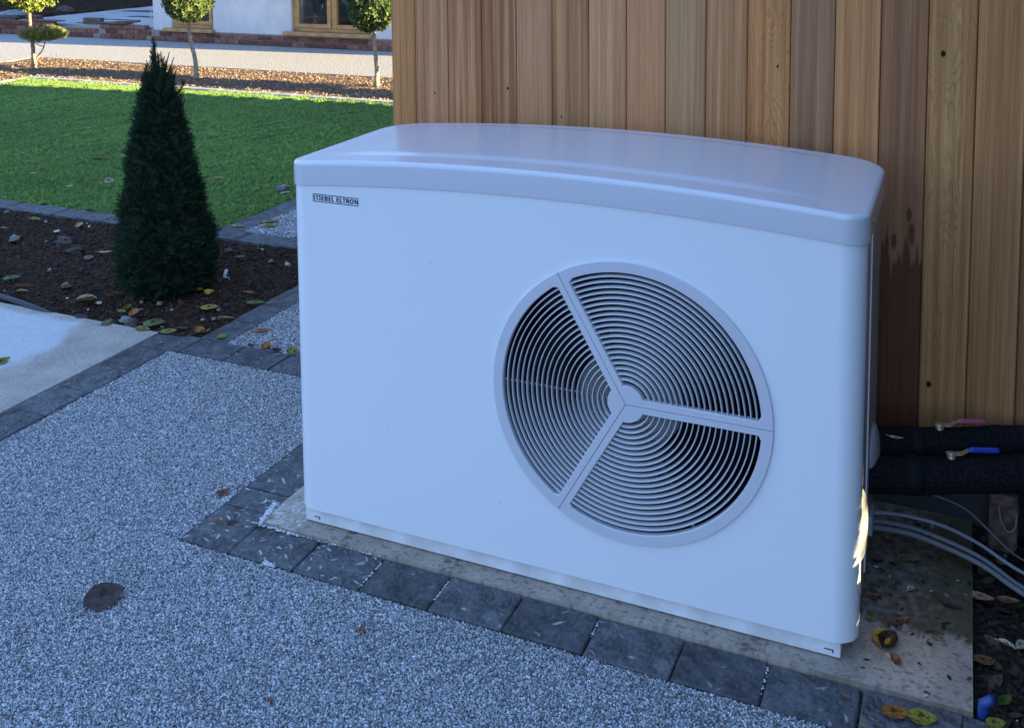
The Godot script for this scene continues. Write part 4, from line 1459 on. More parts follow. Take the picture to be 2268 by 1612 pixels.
func patio() -> void:
	sheet("patio", -12.65, -9.445, -17.0, -9.93, 0.165, M.membrane, "structure", 0.2)
	rough_ground("far_soil", -19.0, -12.66, -14.3, -9.0, 0.17, 0.12, 0.09, M.soil)
	rough_ground("far_lawn", -16.4, -12.7, -17.5, -14.31, 0.2, 0.2, 0.03, M.turf)
	# standing water
	var wt := ["long puddle on the patio beside the house corner, farthest back", "broad puddle on the patio beside the house corner, nearer the bricks", "narrow puddle on the patio behind the loose tiles", "puddle behind the gap in the garden wall"]
	var i := 0
	for q in [[-11.55, -12.25, 0.85, 0.18], [-10.75, -11.35, 0.65, 0.13], [-11.1, -10.75, 0.42, 0.08], [-10.95, -10.12, 0.35, 0.10]]:
		var p := put("puddle", lump(3, 0.35, i + 40, Vector3(q[2], 0.003, q[3])), M.puddle)
		p.position = Vector3(q[0], 0.1655, q[1])
		tag(p, wt[i], "puddle", "puddles on the patio")
		i += 1
	var t := base("garden_wall", Vector3.ZERO)
	tag(t, "low red brick wall beside the house with a notch in its top", "wall")
	var core := start(false)
	bevel_box(core, Vector3(-14.4, -0.06, -9.925), Vector3(-9.445, 0.125, -9.826), 0.002)
	build("mortar_bed", core, M.brick_mortar, t)
	brick_run(t, -14.4, -11.35, -0.018, 3, -9.81)
	brick_run(t, -11.325, -10.5, -0.018, 2, -9.81)
	brick_run(t, -10.5, -9.45, -0.018, 3, -9.81)
	for q in [[-11.9, -11.34], [-10.5, -9.95]]:
		box_part("coping_tile", Vector3(q[0], 0.205, -9.95), Vector3(q[1], 0.222, -9.78), 0.004, M.tile_dark, t, 0.004)
	# loose things on the wall
	var lb := start(false)
	bevel_box(lb, Vector3(-0.16, 0, -0.05), Vector3(0.16, 0.10, 0.05), 0.006, 0.006)
	var o := build("loose_block", lb, M.tile_dark)
	o.position = Vector3(-10.83, 0.166, -10.02)
	o.rotation.y = 0.1
	tag(o, "dark block lying loose behind the notch of the brick wall", "block")
	lb = start(false)
	bevel_box(lb, Vector3(-0.16, 0, -0.06), Vector3(0.16, 0.075, 0.06), 0.006, 0.008)
	o = build("loose_block", lb, M.brick[2])
	o.position = Vector3(-12.05, 0.2, -9.98)
	o.rotation.y = -0.15
	tag(o, "brown brick lying on the wall behind the yellow-green tree's stem", "block")
	lb = start(false)
	bevel_box(lb, Vector3(-0.22, 0, -0.06), Vector3(0.22, 0.03, 0.06), 0.004, 0.006)
	o = build("roof_tile", lb, M.tile_dark)
	o.position = Vector3(-10.02, 0.2235, -9.87)
	o.rotation = Vector3(0, 0.12, 0.05)
	tag(o, "flat dark tile lying on the brick wall next to the house", "tile")
	for q in [[-13.2, 0.16, -10.6, 0.22, "grey boulder on the far soil behind the brick wall"], [-12.85, 0.15, -10.15, 0.16, "smaller brown boulder on the far soil by the wall"], [-13.1, 0.2, -11.6, 0.13, "pale boulder on the far soil beside the patio edge"]]:
		var s := put("boulder", lump(3, 0.35, int(q[3] * 100), Vector3(1.3, 0.6, 1.0) * q[3]), M.stone[2 if q[3] > 0.2 else 1])
		s.position = Vector3(q[0], q[1], q[2])
		tag(s, q[4], "boulder", "boulders on the far soil")

# ---------------------------------------------------------------- pipes and cables
func services() -> void:
	var dir := Vector3(0.916, 0.0, -0.400)
	var specs := [["insulated_pipe", Vector3(1.44, 0.273, -0.488), "black insulated pipe with red valve lever, next to the cedar wall"], ["insulated_pipe", Vector3(1.44, 0.250, -0.372), "black insulated pipe with blue valve lever, nearer the concrete base's front"]]
	for k in 2:
		var t := base("insulated_pipe", specs[k][1])
		tag(t, specs[k][2], "pipe", "insulated pipes of the heat pump")
		var run := 0.64 if k == 0 else 0.94
		var st := start()
		var pts := []
		var rr := []
		for i in 33:
			var f := run * i / 32.0
			pts.append(dir * f + Vector3(0, 0.002 * sin(f * 21.0 + k), 0))
			rr.append(0.0462 + 0.0012 * sin(f * 37.0 + k * 2.0) + 0.0008 * sin(f * 91.0))
		tube(st, pts, rr, 22)
		build("insulation", st, M.insulation, t)
		for f in [0.13, 0.42]:
			var bd := start()
			tube(bd, [dir * f, dir * (f + 0.035)], [0.0482, 0.0482], 22)
			build("tape", bd, M.black, t)
		# ball valve lever
		var f0: float = [0.215, 0.248][k]
		var at := dir * f0 + Vector3(0, 0.0478, 0)
		var lv := base_part("valve", t)
		lv.position = at
		lv.rotation.y = atan2(0.400, 0.916)
		var sp := start()
		tube(sp, [Vector3(0, -0.012, 0), Vector3(0, 0.006, 0)], [0.011, 0.011], 10)
		tube(sp, [Vector3(0, 0.006, 0), Vector3(0, 0.010, 0)], [0.014, 0.013], 6)
		build("stem", sp, M.brass, lv)
		var arm := start(false)
		for q in [[-0.012, 0.0065, 0.026, 0.0085]]: bevel_box(arm, Vector3(q[0], q[1], -0.010), Vector3(q[2], q[3], 0.010), 0.001)
		quad(arm, Vector3(0.026, 0.0085, -0.008), Vector3(0.045, 0.018, -0.007), Vector3(0.045, 0.018, 0.007), Vector3(0.026, 0.0085, 0.008))
		quad(arm, Vector3(0.026, 0.0065, 0.008), Vector3(0.045, 0.016, 0.007), Vector3(0.045, 0.016, -0.007), Vector3(0.026, 0.0065, -0.008))
		build("arm", arm, M.brass, lv)
		var hd := start()
		var hp := []
		var hr := []
		for i in 15:
			var g := i / 14.0
			hp.append(Vector3(0.042 + 0.082 * g, 0.0175 - 0.003 * g, 0))
			hr.append(0.0072 * minf(1.0, sqrt(maxf(0.02, minf(g, 1.0 - g) * 12.0))))
		tube(hd, hp, hr, 12)
		build("lever", hd, M.red_lever if k == 0 else M.blue_lever, lv)
	var lines := [
		["cable", [Vector3(1.40, 0.165, -0.50), Vector3(1.50, 0.15, -0.56), Vector3(1.605, 0.12, -0.605), Vector3(1.70, 0.09, -0.62), Vector3(1.76, 0.05, -0.61), Vector3(1.84, 0.012, -0.565), Vector3(2.0, 0.0, -0.50)], 0.0026, M.cable_thin, "thin brown cable curving down behind the grey conduit"],
		["cable", [Vector3(1.42, 0.135, -0.37), Vector3(1.475, 0.13, -0.425), Vector3(1.553, 0.12, -0.465), Vector3(1.65, 0.10, -0.49), Vector3(1.74, 0.06, -0.51), Vector3(1.84, 0.02, -0.49), Vector3(2.0, 0.004, -0.44)], 0.0046, M.cable_white, "pale blue-grey cable arching from the heat pump above the doubled cable"],
		["cable", [Vector3(1.42, 0.11, -0.36), Vector3(1.48, 0.10, -0.41), Vector3(1.57, 0.08, -0.455), Vector3(1.67, 0.052, -0.47), Vector3(1.75, 0.032, -0.46), Vector3(1.84, 0.012, -0.41), Vector3(2.0, 0.008, -0.30)], 0.0066, M.cable_grey, "thick grey cable, front one of the doubled run over the base"],
		["cable", [Vector3(1.42, 0.118, -0.378), Vector3(1.48, 0.108, -0.428), Vector3(1.57, 0.088, -0.472), Vector3(1.67, 0.06, -0.489), Vector3(1.75, 0.038, -0.48), Vector3(1.84, 0.014, -0.431), Vector3(2.0, 0.009, -0.322)], 0.0060, M.cable_grey, "thick grey cable, rear one of the doubled run over the base"]]
	for l in lines:
		var st := start()
		tube(st, curve_points(l[1], 40), same(41, l[2]), 10)
		tag(build(l[0], st, l[3]), l[4], "cable", "cables of the heat pump")
	# timber stub with a metal saddle
	var b := base("timber_post", Vector3(1.80, -0.02, -0.68))
	tag(b, "short timber post with a zinc saddle clip below the pipes at the wall", "post")
	box_part("post", Vector3(-0.035, -0.03, -0.035), Vector3(0.035, 0.15, 0.03), 0.004, M.tile_dark, b)
	var cl := start()
	tube(cl, curve_points([Vector3(-0.012, 0.12, 0.035), Vector3(-0.006, 0.085, 0.044), Vector3(0.012, 0.06, 0.046), Vector3(0.028, 0.075, 0.044), Vector3(0.03, 0.11, 0.035)], 14), same(15, 0.0028), 8)
	build("saddle_clip", cl, M.cable_thin, b)
	var pc := start()
	tube(pc, [Vector3(0, -0.02, 0), Vector3(0.004, 0.035, 0.0), Vector3(0.02, 0.052, 0.004)], [0.012, 0.012, 0.010], 14)
	var cap := build("pipe_end", pc, mat(lin(0.02, 0.05, 0.22), 0.4, 0.5))
	cap.position = Vector3(1.742, -0.018, 0.028)
	tag(cap, "blue plastic pipe end standing up beside the base's front corner", "pipe")
	pc = start()
	tube(pc, [Vector3(1.88, -0.02, -0.60), Vector3(1.87, 0.15, -0.60)], [0.02, 0.02], 14)
	tag(build("water_pipe", pc, mat(lin(0.02, 0.05, 0.22), 0.4, 0.5)), "blue plastic water pipe rising from the soil at the wall", "pipe")
	# edging pipe between slab and bed
	pc = start()
	tube(pc, curve_points([Vector3(-3.4, -0.004, -1.04), Vector3(-2.7, 0.004, -1.0), Vector3(-2.25, 0.006, -0.962), Vector3(-2.03, -0.004, -0.936), Vector3(-1.9, -0.022, -0.93)], 20), same(21, 0.013), 12)
	tag(build("edging_pipe", pc, mat(lin(0.05, 0.05, 0.06), 0.6, 0.4)), "dark plastic edging pipe lying between the pale slab and the soil bed", "pipe")

# ---------------------------------------------------------------- leaves, stones, litter
func leaf_mesh(length: float, wide: float, curl: float, bend: float, fold: float, sd: int) -> ArrayMesh:
	var st := start()
	var nu := 10
	var nv := 6
	var grid := []
	for i in nu + 1:
		var f := float(i) / nu
		var half := wide * 0.5 * pow(sin(PI * pow(clampf(f, 0.0, 1.0), 0.82)), 0.75) + 0.0004
		half *= 1.0 + 0.10 * nz.get_noise_2d(i * 40.0, sd * 17.0)
		var row := []
		for j in nv + 1:
			var s := 2.0 * j / nv - 1.0
			var a := s * curl
			var x := (sin(a) / maxf(0.05, absf(curl)) if absf(curl) > 0.05 else s) * half
			var y := ((1.0 - cos(a)) / maxf(0.05, absf(curl)) if absf(curl) > 0.05 else 0.0) * half * signf(curl)
			y += absf(s) * half * fold
			y += bend * length * (f - 0.5) * (f - 0.5) * 2.0
			y += 0.05 * half * nz.get_noise_2d(i * 55.0 + sd * 9.0, j * 55.0)
			row.append(Vector3(x, y, (f - 0.5) * length))
		grid.append(row)
	for i in nu:
		for j in nv:
			for c in [[i, j], [i, j + 1], [i + 1, j + 1], [i, j], [i + 1, j + 1], [i + 1, j]]:
				st.set_uv(Vector2(float(c[1]) / nv, float(c[0]) / nu))
				st.add_vertex(grid[c[0]][c[1]])
	st.set_uv(Vector2(0.5, 0.5))
	tube(st, [Vector3(0, bend * length * 0.5, -length * 0.5), Vector3(0.002, bend * length * 0.5 + 0.001, -length * 0.66)], [0.0009, 0.0006], 4)
	return done(st)

func litter() -> void:
	var k := 0
	for l in [
		["yellow-green leaf at the paver row's edge, farthest from the yew", -3.174, -0.010, -1.967, 0.0851, 0.60, "curled", "lime", 1.63, 0.00, "on the soil bed"],
		["tan cupped leaf upright below the blue-grey paver row, nearest it", -2.838, -0.010, -1.976, 0.0666, 0.75, "cup", "tan", 1.11, 0.50, "on the soil bed"],
		["small squarish tan leaf between the cupped leaf and the pale stone", -2.887, -0.010, -1.854, 0.0437, 0.80, "flat", "pale", 0.58, 0.00, "on the soil bed"],
		["tan leaf half out of the picture at the bed's far end", -3.202, -0.010, -1.782, 0.0442, 0.60, "curled", "tan", 1.81, 0.00, "on the soil bed"],
		["broad green leaf lying open at the outer end of the soil bed", -2.468, -0.008, -1.195, 0.0900, 0.60, "arched", "green", 2.07, 0.00, "on the soil bed"],
		["brown rolled leaf just below the broad green leaf", -2.312, -0.008, -1.117, 0.0922, 0.40, "rolled", "brown", 2.07, 0.00, "on the soil bed"],
		["tan folded leaf tucked under the brown rolled leaf", -2.259, -0.008, -1.067, 0.0591, 0.40, "folded", "tan", 2.16, 0.00, "on the soil bed"],
		["pale curled leaf close to the yew's skirt, with white bits", -2.340, -0.008, -1.657, 0.0763, 0.35, "curled", "pale", 2.02, 0.00, "on the soil bed"],
		["small brown leaf behind the pale curled leaf at the yew", -2.387, -0.008, -1.760, 0.0520, 0.50, "flat", "russet", 1.63, 0.00, "on the soil bed"],
		["long brown leaf leaning up before the yew's foot", -1.827, -0.008, -1.194, 0.0989, 0.45, "rolled", "brown", 2.68, 0.20, "on the soil bed"],
		["large tan folded leaf with a pointed end in the middle of the bed", -1.894, -0.008, -1.092, 0.1019, 0.50, "folded", "tan", 2.09, 0.00, "on the soil bed"],
		["dark curled leaf against the large tan folded leaf", -1.864, -0.006, -1.092, 0.0575, 0.80, "cup", "dark", 0.93, 0.40, "on the soil bed"],
		["small pale green leaf beside the dark curled leaf", -1.824, -0.008, -1.097, 0.0353, 0.70, "flat", "pale", 1.11, 0.00, "on the soil bed"],
		["yellow leaf standing on edge with a green leaf below it", -1.669, -0.004, -1.101, 0.0522, 0.50, "curled", "lime", 3.20, 0.90, "on the soil bed"],
		["green-yellow leaf lying under the one standing on edge", -1.657, -0.008, -1.059, 0.0474, 0.60, "flat", "olive", 1.46, 0.00, "on the soil bed"],
		["orange-brown crumpled leaf near the pale slab's edge", -1.569, -0.006, -1.044, 0.0640, 0.80, "cup", "orange", 0.76, 0.30, "on the soil bed"],
		["large open green leaf at the edge of the pale slab", -1.420, -0.004, -1.000, 0.1001, 0.75, "arched", "green", 1.95, 0.00, "on the soil bed"],
		["yellow-green leaf under the large open green leaf", -1.423, -0.006, -0.935, 0.0700, 0.70, "flat", "olive", 1.63, 0.00, "on the soil bed"],
		["brown leaf lying against the slab edge behind the corner paver", -1.303, -0.006, -0.953, 0.0736, 0.60, "flat", "olive", 2.16, 0.00, "on the soil bed"],
		["yellow arched leaf in the open soil before the yew", -1.326, -0.004, -1.236, 0.0825, 0.60, "arched", "lime", 2.07, 0.00, "on the soil bed"],
		["dull green leaf touching the pavers at the bed's edge", -1.175, -0.006, -1.364, 0.0879, 0.55, "arched", "green", 2.07, 0.00, "on the soil bed"],
		["small buff leaf above the dull green leaf", -1.275, -0.006, -1.452, 0.0496, 0.50, "curled", "tan", 1.81, 0.00, "on the soil bed"],
		["long buff leaf next to the dark sunk pavers", -1.176, -0.006, -1.161, 0.0759, 0.35, "rolled", "tan", 2.07, 0.00, "on the soil bed"],
		["brown leaf lying flat between slab corner and pavers", -1.275, -0.006, -1.007, 0.0495, 0.35, "flat", "brown", 2.07, 0.00, "on the soil bed"],
		["orange crumpled leaf of the pair behind the corner pavers", -1.181, -0.006, -1.004, 0.0531, 0.80, "cup", "orange", 1.28, 0.30, "on the soil bed"],
		["tan crumpled leaf of the pair behind the corner pavers", -1.152, -0.006, -1.005, 0.0448, 0.80, "cup", "tan", 2.85, -0.30, "on the soil bed"],
		["small yellow leaf stuck on the sunk paver beside the gravel", -1.065, -0.006, -0.995, 0.0444, 0.80, "flat", "lime", 0.93, 0.00, "on the block paving"],
		["dim yellow-green leaf in the yew's shade, outer one", -1.643, -0.004, -1.295, 0.0496, 0.60, "curled", "olive", 1.46, 0.00, "on the soil bed"],
		["dim yellow leaf in the yew's shade, middle one", -1.518, -0.004, -1.385, 0.0500, 0.60, "curled", "yellow", 2.33, 0.00, "on the soil bed"],
		["yellow notched leaf just clear of the yew's shade", -1.439, -0.004, -1.379, 0.0586, 0.60, "cup", "yellow", 1.46, 0.30, "on the soil bed"],
		["pinkish brown leaf on the soil behind the plant tag", -1.555, -0.006, -1.675, 0.0865, 0.35, "rolled", "russet", 2.02, 0.00, "on the soil bed"],
		["orange-tan leaf in the soil between yew and heat pump", -1.640, -0.006, -1.856, 0.0500, 0.50, "curled", "tan", 2.07, 0.00, "on the soil bed"],
		["small pale sprig leaf close to the heat pump's edge", -1.345, -0.004, -1.841, 0.0487, 0.50, "cup", "pale", 0.93, 0.40, "on the soil bed"],
		["orange leaf on the gravel wedge beside the bed's pavers", -0.963, -0.010, -1.114, 0.0820, 0.50, "arched", "orange", 2.07, 0.00, "on the gravel"],
		["orange crumpled leaf at the back edge of a paver by the gravel wedge", -0.828, -0.010, -0.980, 0.0550, 0.80, "cup", "orange", 1.11, 0.30, "on the gravel"],
		["dark crumpled leaf next to the orange one by the gravel wedge", -0.770, -0.008, -0.961, 0.0350, 0.90, "cup", "dark", 2.16, 0.30, "on the gravel"],
		["nearly black leaf scrap at the gravel wedge's tip", -0.894, -0.008, -0.967, 0.0316, 0.60, "cup", "dark", 1.63, 0.20, "on the gravel"],
		["olive-brown leaf half behind the heat pump's edge", -0.697, -0.008, -0.972, 0.0581, 0.90, "cup", "olive", 1.46, 0.20, "on the gravel"],
		["olive leaf, farther of two on the pavers beside the lawn corner", -1.904, -0.008, -2.452, 0.1066, 0.50, "arched", "olive", 2.02, 0.00, "on the block paving"],
		["olive leaf, nearer of two on the pavers beside the lawn corner", -1.861, -0.008, -2.373, 0.0940, 0.50, "arched", "olive", 1.95, 0.00, "on the block paving"],
		["buff leaf lying on a paver next to the yew", -2.014, -0.008, -2.312, 0.0830, 0.45, "arched", "tan", 1.98, 0.00, "on the block paving"],
		["pale curled leaf at the far lawn edging", -7.009, 0.026, -5.638, 0.0721, 0.50, "curled", "pale", 1.98, 0.00, "on the lawn"],
		["tan leaf on the shaded lawn, outermost of all", -4.570, 0.026, -3.112, 0.0503, 0.60, "curled", "tan", 1.81, 0.00, "on the lawn"],
		["dark twisted leaf on the lawn near the picture's edge", -4.198, 0.026, -2.904, 0.0824, 0.40, "cup", "brown", 2.07, 0.20, "on the lawn"],
		["small white-backed leaf below the dark twisted one on the lawn", -4.007, 0.026, -2.709, 0.0398, 0.50, "flat", "pale", 1.98, 0.00, "on the lawn"],
		["brown leaf flat on the lawn in line with the dark twisted one", -4.221, 0.026, -3.123, 0.0565, 0.50, "flat", "brown", 1.98, 0.00, "on the lawn"],
		["broad brown leaf on the lawn above the upright pointed leaf", -3.913, 0.026, -3.182, 0.0980, 0.45, "curled", "brown", 2.02, 0.00, "on the lawn"],
		["upright pointed pale leaf on the lawn", -3.355, 0.026, -2.717, 0.0703, 0.60, "folded", "pale", 2.85, 0.70, "on the lawn"],
		["small green-white leaf on the lawn before the upright pointed leaf", -3.507, 0.026, -2.543, 0.0441, 0.50, "flat", "pale", 2.07, 0.00, "on the lawn"],
		["small brown leaf on the lawn near the yew, higher up", -4.413, 0.026, -3.705, 0.0459, 0.50, "curled", "brown", 1.98, 0.00, "on the lawn"],
		["light brown leaf on the lawn between yew and heat pump lid", -3.314, 0.026, -4.208, 0.0843, 0.35, "curled", "tan", 2.05, 0.00, "on the lawn"],
		["small dark leaf on the lawn above the lid's corner", -3.163, 0.026, -4.436, 0.0546, 0.40, "curled", "brown", 1.98, 0.00, "on the lawn"],
		["tan leaf on the lawn close to the lid's rear edge", -2.897, 0.026, -4.835, 0.0724, 0.60, "cup", "brown", 1.98, 0.20, "on the lawn"],
		["dim flat leaf on the lawn above the lid", -2.833, 0.026, -4.526, 0.0776, 0.40, "flat", "olive", 2.02, 0.00, "on the lawn"],
		["tan leaf beside the yew's flank on the lawn", -2.738, 0.026, -3.027, 0.0771, 0.60, "curled", "tan", 1.89, 0.00, "on the lawn"],
		["white-edged leaf on the lawn beside the grey stone", -2.107, 0.026, -2.886, 0.0727, 0.35, "folded", "pale", 2.33, 0.20, "on the lawn"],
		["thin white leaf standing in the lawn edge by the yew", -2.115, 0.026, -2.562, 0.0463, 0.30, "folded", "pale", 3.20, 0.50, "on the lawn"],
		["orange leaf at the lawn's near corner by the yew", -2.173, 0.010, -2.394, 0.0510, 0.50, "cup", "orange", 1.98, 0.00, "on the lawn"],
		["large dark brown oval leaf alone on the open gravel", -0.252, -0.007, 0.459, 0.0987, 0.98, "flat", "dark", 2.42, 0.00, "on the gravel"],
		["russet leaf on the gravel near the corner pavers", -0.295, -0.012, -0.050, 0.0439, 0.60, "cup", "russet", 2.68, 0.20, "on the gravel"],
		["small red-brown leaf on the gravel before the middle pavers", 0.404, -0.012, 0.311, 0.0258, 0.70, "cup", "russet", 0.76, 0.30, "on the gravel"],
		["tiny brown leaf scrap on the gravel at the picture's foot", 0.341, -0.012, 0.583, 0.0171, 0.70, "cup", "russet", 1.28, 0.20, "on the gravel"],
		["dark wet leaf on the corner paver, nearer the mortar", -0.169, -0.008, 0.067, 0.0333, 0.70, "flat", "dark", 2.33, 0.00, "on the block paving"],
		["faint brown leaf on the corner paver, nearer the gravel", -0.210, -0.009, 0.078, 0.0306, 0.60, "flat", "brown", 2.16, 0.00, "on the block paving"],
		["yellow-green leaf standing at the outer edge of the pale slab", -1.680, -0.004, -0.463, 0.0609, 0.60, "cup", "lime", 3.03, 0.50, "on the pale slab"],
		["yellow leaf with dark rim on the concrete base", 1.536, 0.003, -0.118, 0.0687, 0.75, "flat", "yellow", 3.03, 0.15, "on the concrete base"],
		["brown dead leaf the yellow one lies on", 1.547, 0.000, -0.114, 0.0753, 0.70, "curled", "dark", 2.85, 0.10, "on the concrete base"],
		["long orange-brown leaf behind the yellow one on the base", 1.566, 0.001, -0.195, 0.0633, 0.40, "curled", "brown", 2.33, 0.10, "on the concrete base"],
		["small black and orange leaf at the base's open front", 1.570, 0.001, -0.055, 0.0355, 0.60, "cup", "russet", 0.58, 0.30, "on the concrete base"],
		["dark red leaf close to the heat pump's side", 1.505, 0.001, -0.271, 0.0316, 0.60, "cup", "russet", 2.16, 0.20, "on the concrete base"],
		["white paper-like leaf scrap in the middle of the base", 1.585, 0.001, -0.335, 0.0295, 0.50, "folded", "pale", 2.50, 0.20, "on the concrete base"],
		["slim green leaf below the doubled cable", 1.579, 0.001, -0.457, 0.0590, 0.30, "curled", "green", 2.07, 0.10, "on the concrete base"],
		["thin brown leaf under the pale blue-grey cable", 1.539, 0.001, -0.631, 0.0410, 0.35, "curled", "brown", 1.63, 0.10, "on the concrete base"],
		["dark pointed leaf on the mossy edge of the base", 1.676, 0.001, -0.306, 0.0528, 0.40, "curled", "dark", 1.46, 0.10, "on the concrete base"],
		["small buff scrap at the dirt line on the base", 1.662, 0.001, -0.169, 0.0160, 0.50, "flat", "tan", 1.63, 0.00, "on the concrete base"],
		["tiny black leaf scrap at the dirt line on the base", 1.636, 0.001, -0.142, 0.0182, 0.50, "cup", "dark", 0.93, 0.20, "on the concrete base"],
		["dull green leaf against the skirt of the heat pump's side", 1.504, 0.001, -0.183, 0.0259, 0.60, "flat", "olive", 1.63, 0.10, "on the concrete base"],
		["brown leaf wedged by the side panel under the doubled cable", 1.501, 0.001, -0.426, 0.0334, 0.50, "cup", "dark", 1.63, 0.20, "on the concrete base"],
		["pale feathered leaf lying on the upper black pipe", 1.535, 0.315, -0.479, 0.0386, 0.30, "curled", "pale", 1.46, 0.20, "on the pipes"],
		["orange-brown leaf on the last paver before the base", 1.576, -0.006, 0.100, 0.0667, 0.65, "flat", "orange", 2.16, 0.05, "on the block paving"],
		["pale green leaf with brown blotches beside the orange-brown one", 1.628, -0.006, 0.094, 0.0621, 0.80, "flat", "lime", 1.81, 0.05, "on the block paving"],
		["small tan scrap on the paver left of the orange-brown leaf", 1.518, -0.006, 0.165, 0.0164, 0.60, "flat", "tan", 1.11, 0.00, "on the block paving"],
		["red-brown crumb on the paver joint before the base corner", 1.472, -0.006, 0.094, 0.0149, 0.60, "cup", "russet", 1.11, 0.20, "on the block paving"],
		["tan ribbed leaf on the damp soil just off the base's edge", 1.743, -0.008, -0.389, 0.0660, 0.40, "flat", "tan", 1.46, 0.10, "on the damp strip"],
		["round grey-brown leaf flat on the damp soil", 1.750, -0.010, -0.149, 0.0514, 0.80, "flat", "brown", 2.16, 0.00, "on the damp strip"],
		["green leaf curling up on the damp soil by the blue pipe end", 1.786, -0.008, -0.025, 0.0529, 0.50, "curled", "green", 2.68, 0.30, "on the damp strip"],
		["yellow-green leaf at the foot of the damp strip", 1.767, -0.008, 0.049, 0.0453, 0.60, "flat", "lime", 2.16, 0.10, "on the damp strip"],
		["pale narrow leaf on the damp soil in the strip's middle", 1.796, -0.008, -0.222, 0.0410, 0.35, "folded", "pale", 1.28, 0.10, "on the damp strip"],
		["buff squarish leaf under the arching cables on the damp soil", 1.795, -0.008, -0.563, 0.0335, 0.80, "flat", "tan", 0.76, 0.10, "on the damp strip"],
		["grey leaf farther along the damp strip", 1.806, -0.010, -0.395, 0.0558, 0.50, "curled", "brown", 1.63, 0.10, "on the damp strip"],
		["pale leaf at the picture's edge on the damp strip", 1.826, -0.006, -0.228, 0.0387, 0.50, "folded", "pale", 2.50, 0.30, "on the damp strip"],
	]:
		k += 1
		var shape: Array = {"flat": [0.25, 0.10, 0.0], "curled": [1.25, 0.25, 0.0], "cup": [0.8, 0.5, 0.0], "folded": [0.2, 0.1, 0.9], "arched": [-0.8, -0.2, 0.0], "rolled": [1.9, 0.1, 0.0]}[l[6]]
		var mesh := leaf_mesh(l[4], l[4] * l[5], shape[0], shape[1], shape[2], k)
		var o := put("leaf", mesh, M.leaf[l[7]])
		var lift: float = -mesh.get_aabb().position.y + 0.0015
		o.position = Vector3(l[1], l[2] + lift, l[3])
		o.rotation = Vector3(rng.randf_range(-0.10, 0.10), l[8], rng.randf_range(-0.12, 0.12) + l[9])
		tag(o, l[0], "leaf", "fallen leaves " + l[10])
	for s in [
		["pale oval stone on the open soil of the bed", -2.992, -0.012, -1.665, 0.0716, 0, "on the soil bed"],
		["grey-brown stone half buried in the middle of the bed", -2.528, -0.016, -1.639, 0.0837, 1, "on the soil bed"],
		["long dark stone above the half-buried one", -2.711, -0.020, -1.738, 0.1116, 4, "on the soil bed"],
		["small flat tan stone beside the pale curled leaf", -2.372, -0.012, -1.577, 0.0434, 0, "on the soil bed"],
		["tan stone alone in the middle of the bed", -2.149, -0.012, -1.220, 0.0533, 3, "on the soil bed"],
		["brown stone against the pale slab's edge", -1.608, -0.012, -0.926, 0.0640, 3, "on the soil bed"],
		["grey stone between the slab edge and the green leaf", -1.571, -0.012, -0.990, 0.0566, 2, "on the soil bed"],
		["dark grey stone beside the large open green leaf", -1.514, -0.012, -0.975, 0.0681, 4, "on the soil bed"],
		["pale brown stone nearest the slab, outermost", -1.770, -0.014, -0.941, 0.0570, 1, "on the soil bed"],
		["small blue-grey stone before the yew", -1.577, -0.012, -1.207, 0.0338, 2, "on the soil bed"],
		["small white pebble left of the yellow arched leaf", -1.598, -0.008, -1.110, 0.0166, 2, "on the soil bed"],
		["white pebble beside the yellow arched leaf", -1.277, -0.008, -1.236, 0.0207, 2, "on the soil bed"],
		["white pebble in front of the sunk pavers", -1.262, -0.008, -1.117, 0.0202, 2, "on the soil bed"],
		["buff pebble behind the sunk pavers", -1.227, -0.008, -1.143, 0.0283, 0, "on the soil bed"],
		["rough grey stone lying on the lawn corner beside the heat pump", -2.247, 0.005, -3.052, 0.0839, 2, "on the lawn"],
		["brown stone in the soil below the pavers next to the yew", -1.771, -0.014, -1.932, 0.0636, 1, "on the soil bed"],
		["small pale stone at the bed's outer end", -3.479, -0.010, -2.039, 0.0336, 0, "on the soil bed"],
		["white pebble in the shaded soil before the yew's foot", -1.466, -0.008, -1.158, 0.0186, 2, "on the soil bed"],
		["grey pebble in the bed between the yew and heat pump", -1.474, -0.012, -1.881, 0.0332, 0, "on the soil bed"],
	]:
		k += 1
		var o := put("stone", lump(2, 0.75, k, Vector3(0.5, 0.24, 0.36) * s[4]), M.stone[s[5]])
		o.position = Vector3(s[1], s[2] + 0.05 * s[4], s[3])
		o.rotation.y = k * 1.7
		tag(o, s[0], "stone", "stones " + s[6])
	# white plant tag at the foot of the yew
	var st := start()
	var g := []
	for i in 6:
		var f := i / 5.0
		g.append([Vector3(-0.008 + 0.003 * f, 0.04 * f, 0.006 * sin(f * 3.0)), Vector3(0.008 + 0.002 * f, 0.04 * f, 0.006 * sin(f * 3.0 + 0.4))])
	for i in 5: quad(st, g[i][0], g[i + 1][0], g[i + 1][1], g[i][1])
	tube(st, [Vector3(0.0, 0.002, 0), Vector3(0.02, 0.006, 0.004), Vector3(0.03, -0.004, 0.006)], [0.0014, 0.0014, 0.001], 5)
	var pt := build("plant_tag", st, mat(lin(0.85, 0.85, 0.85), 0.5, 0.4))
	pt.position = Vector3(-1.529, -0.010, -1.591)
	pt.rotation = Vector3(-0.2, 0.3, -0.15)
	tag(pt, "small white plant tag on the soil at the foot of the yew", "tag")
	# crumbs, twigs and flakes behind the swept line of the base
	var bit := lump(0, 0.7, 5, Vector3(1.5, 0.35, 0.7), false)
	var wb := []
	var tb := []
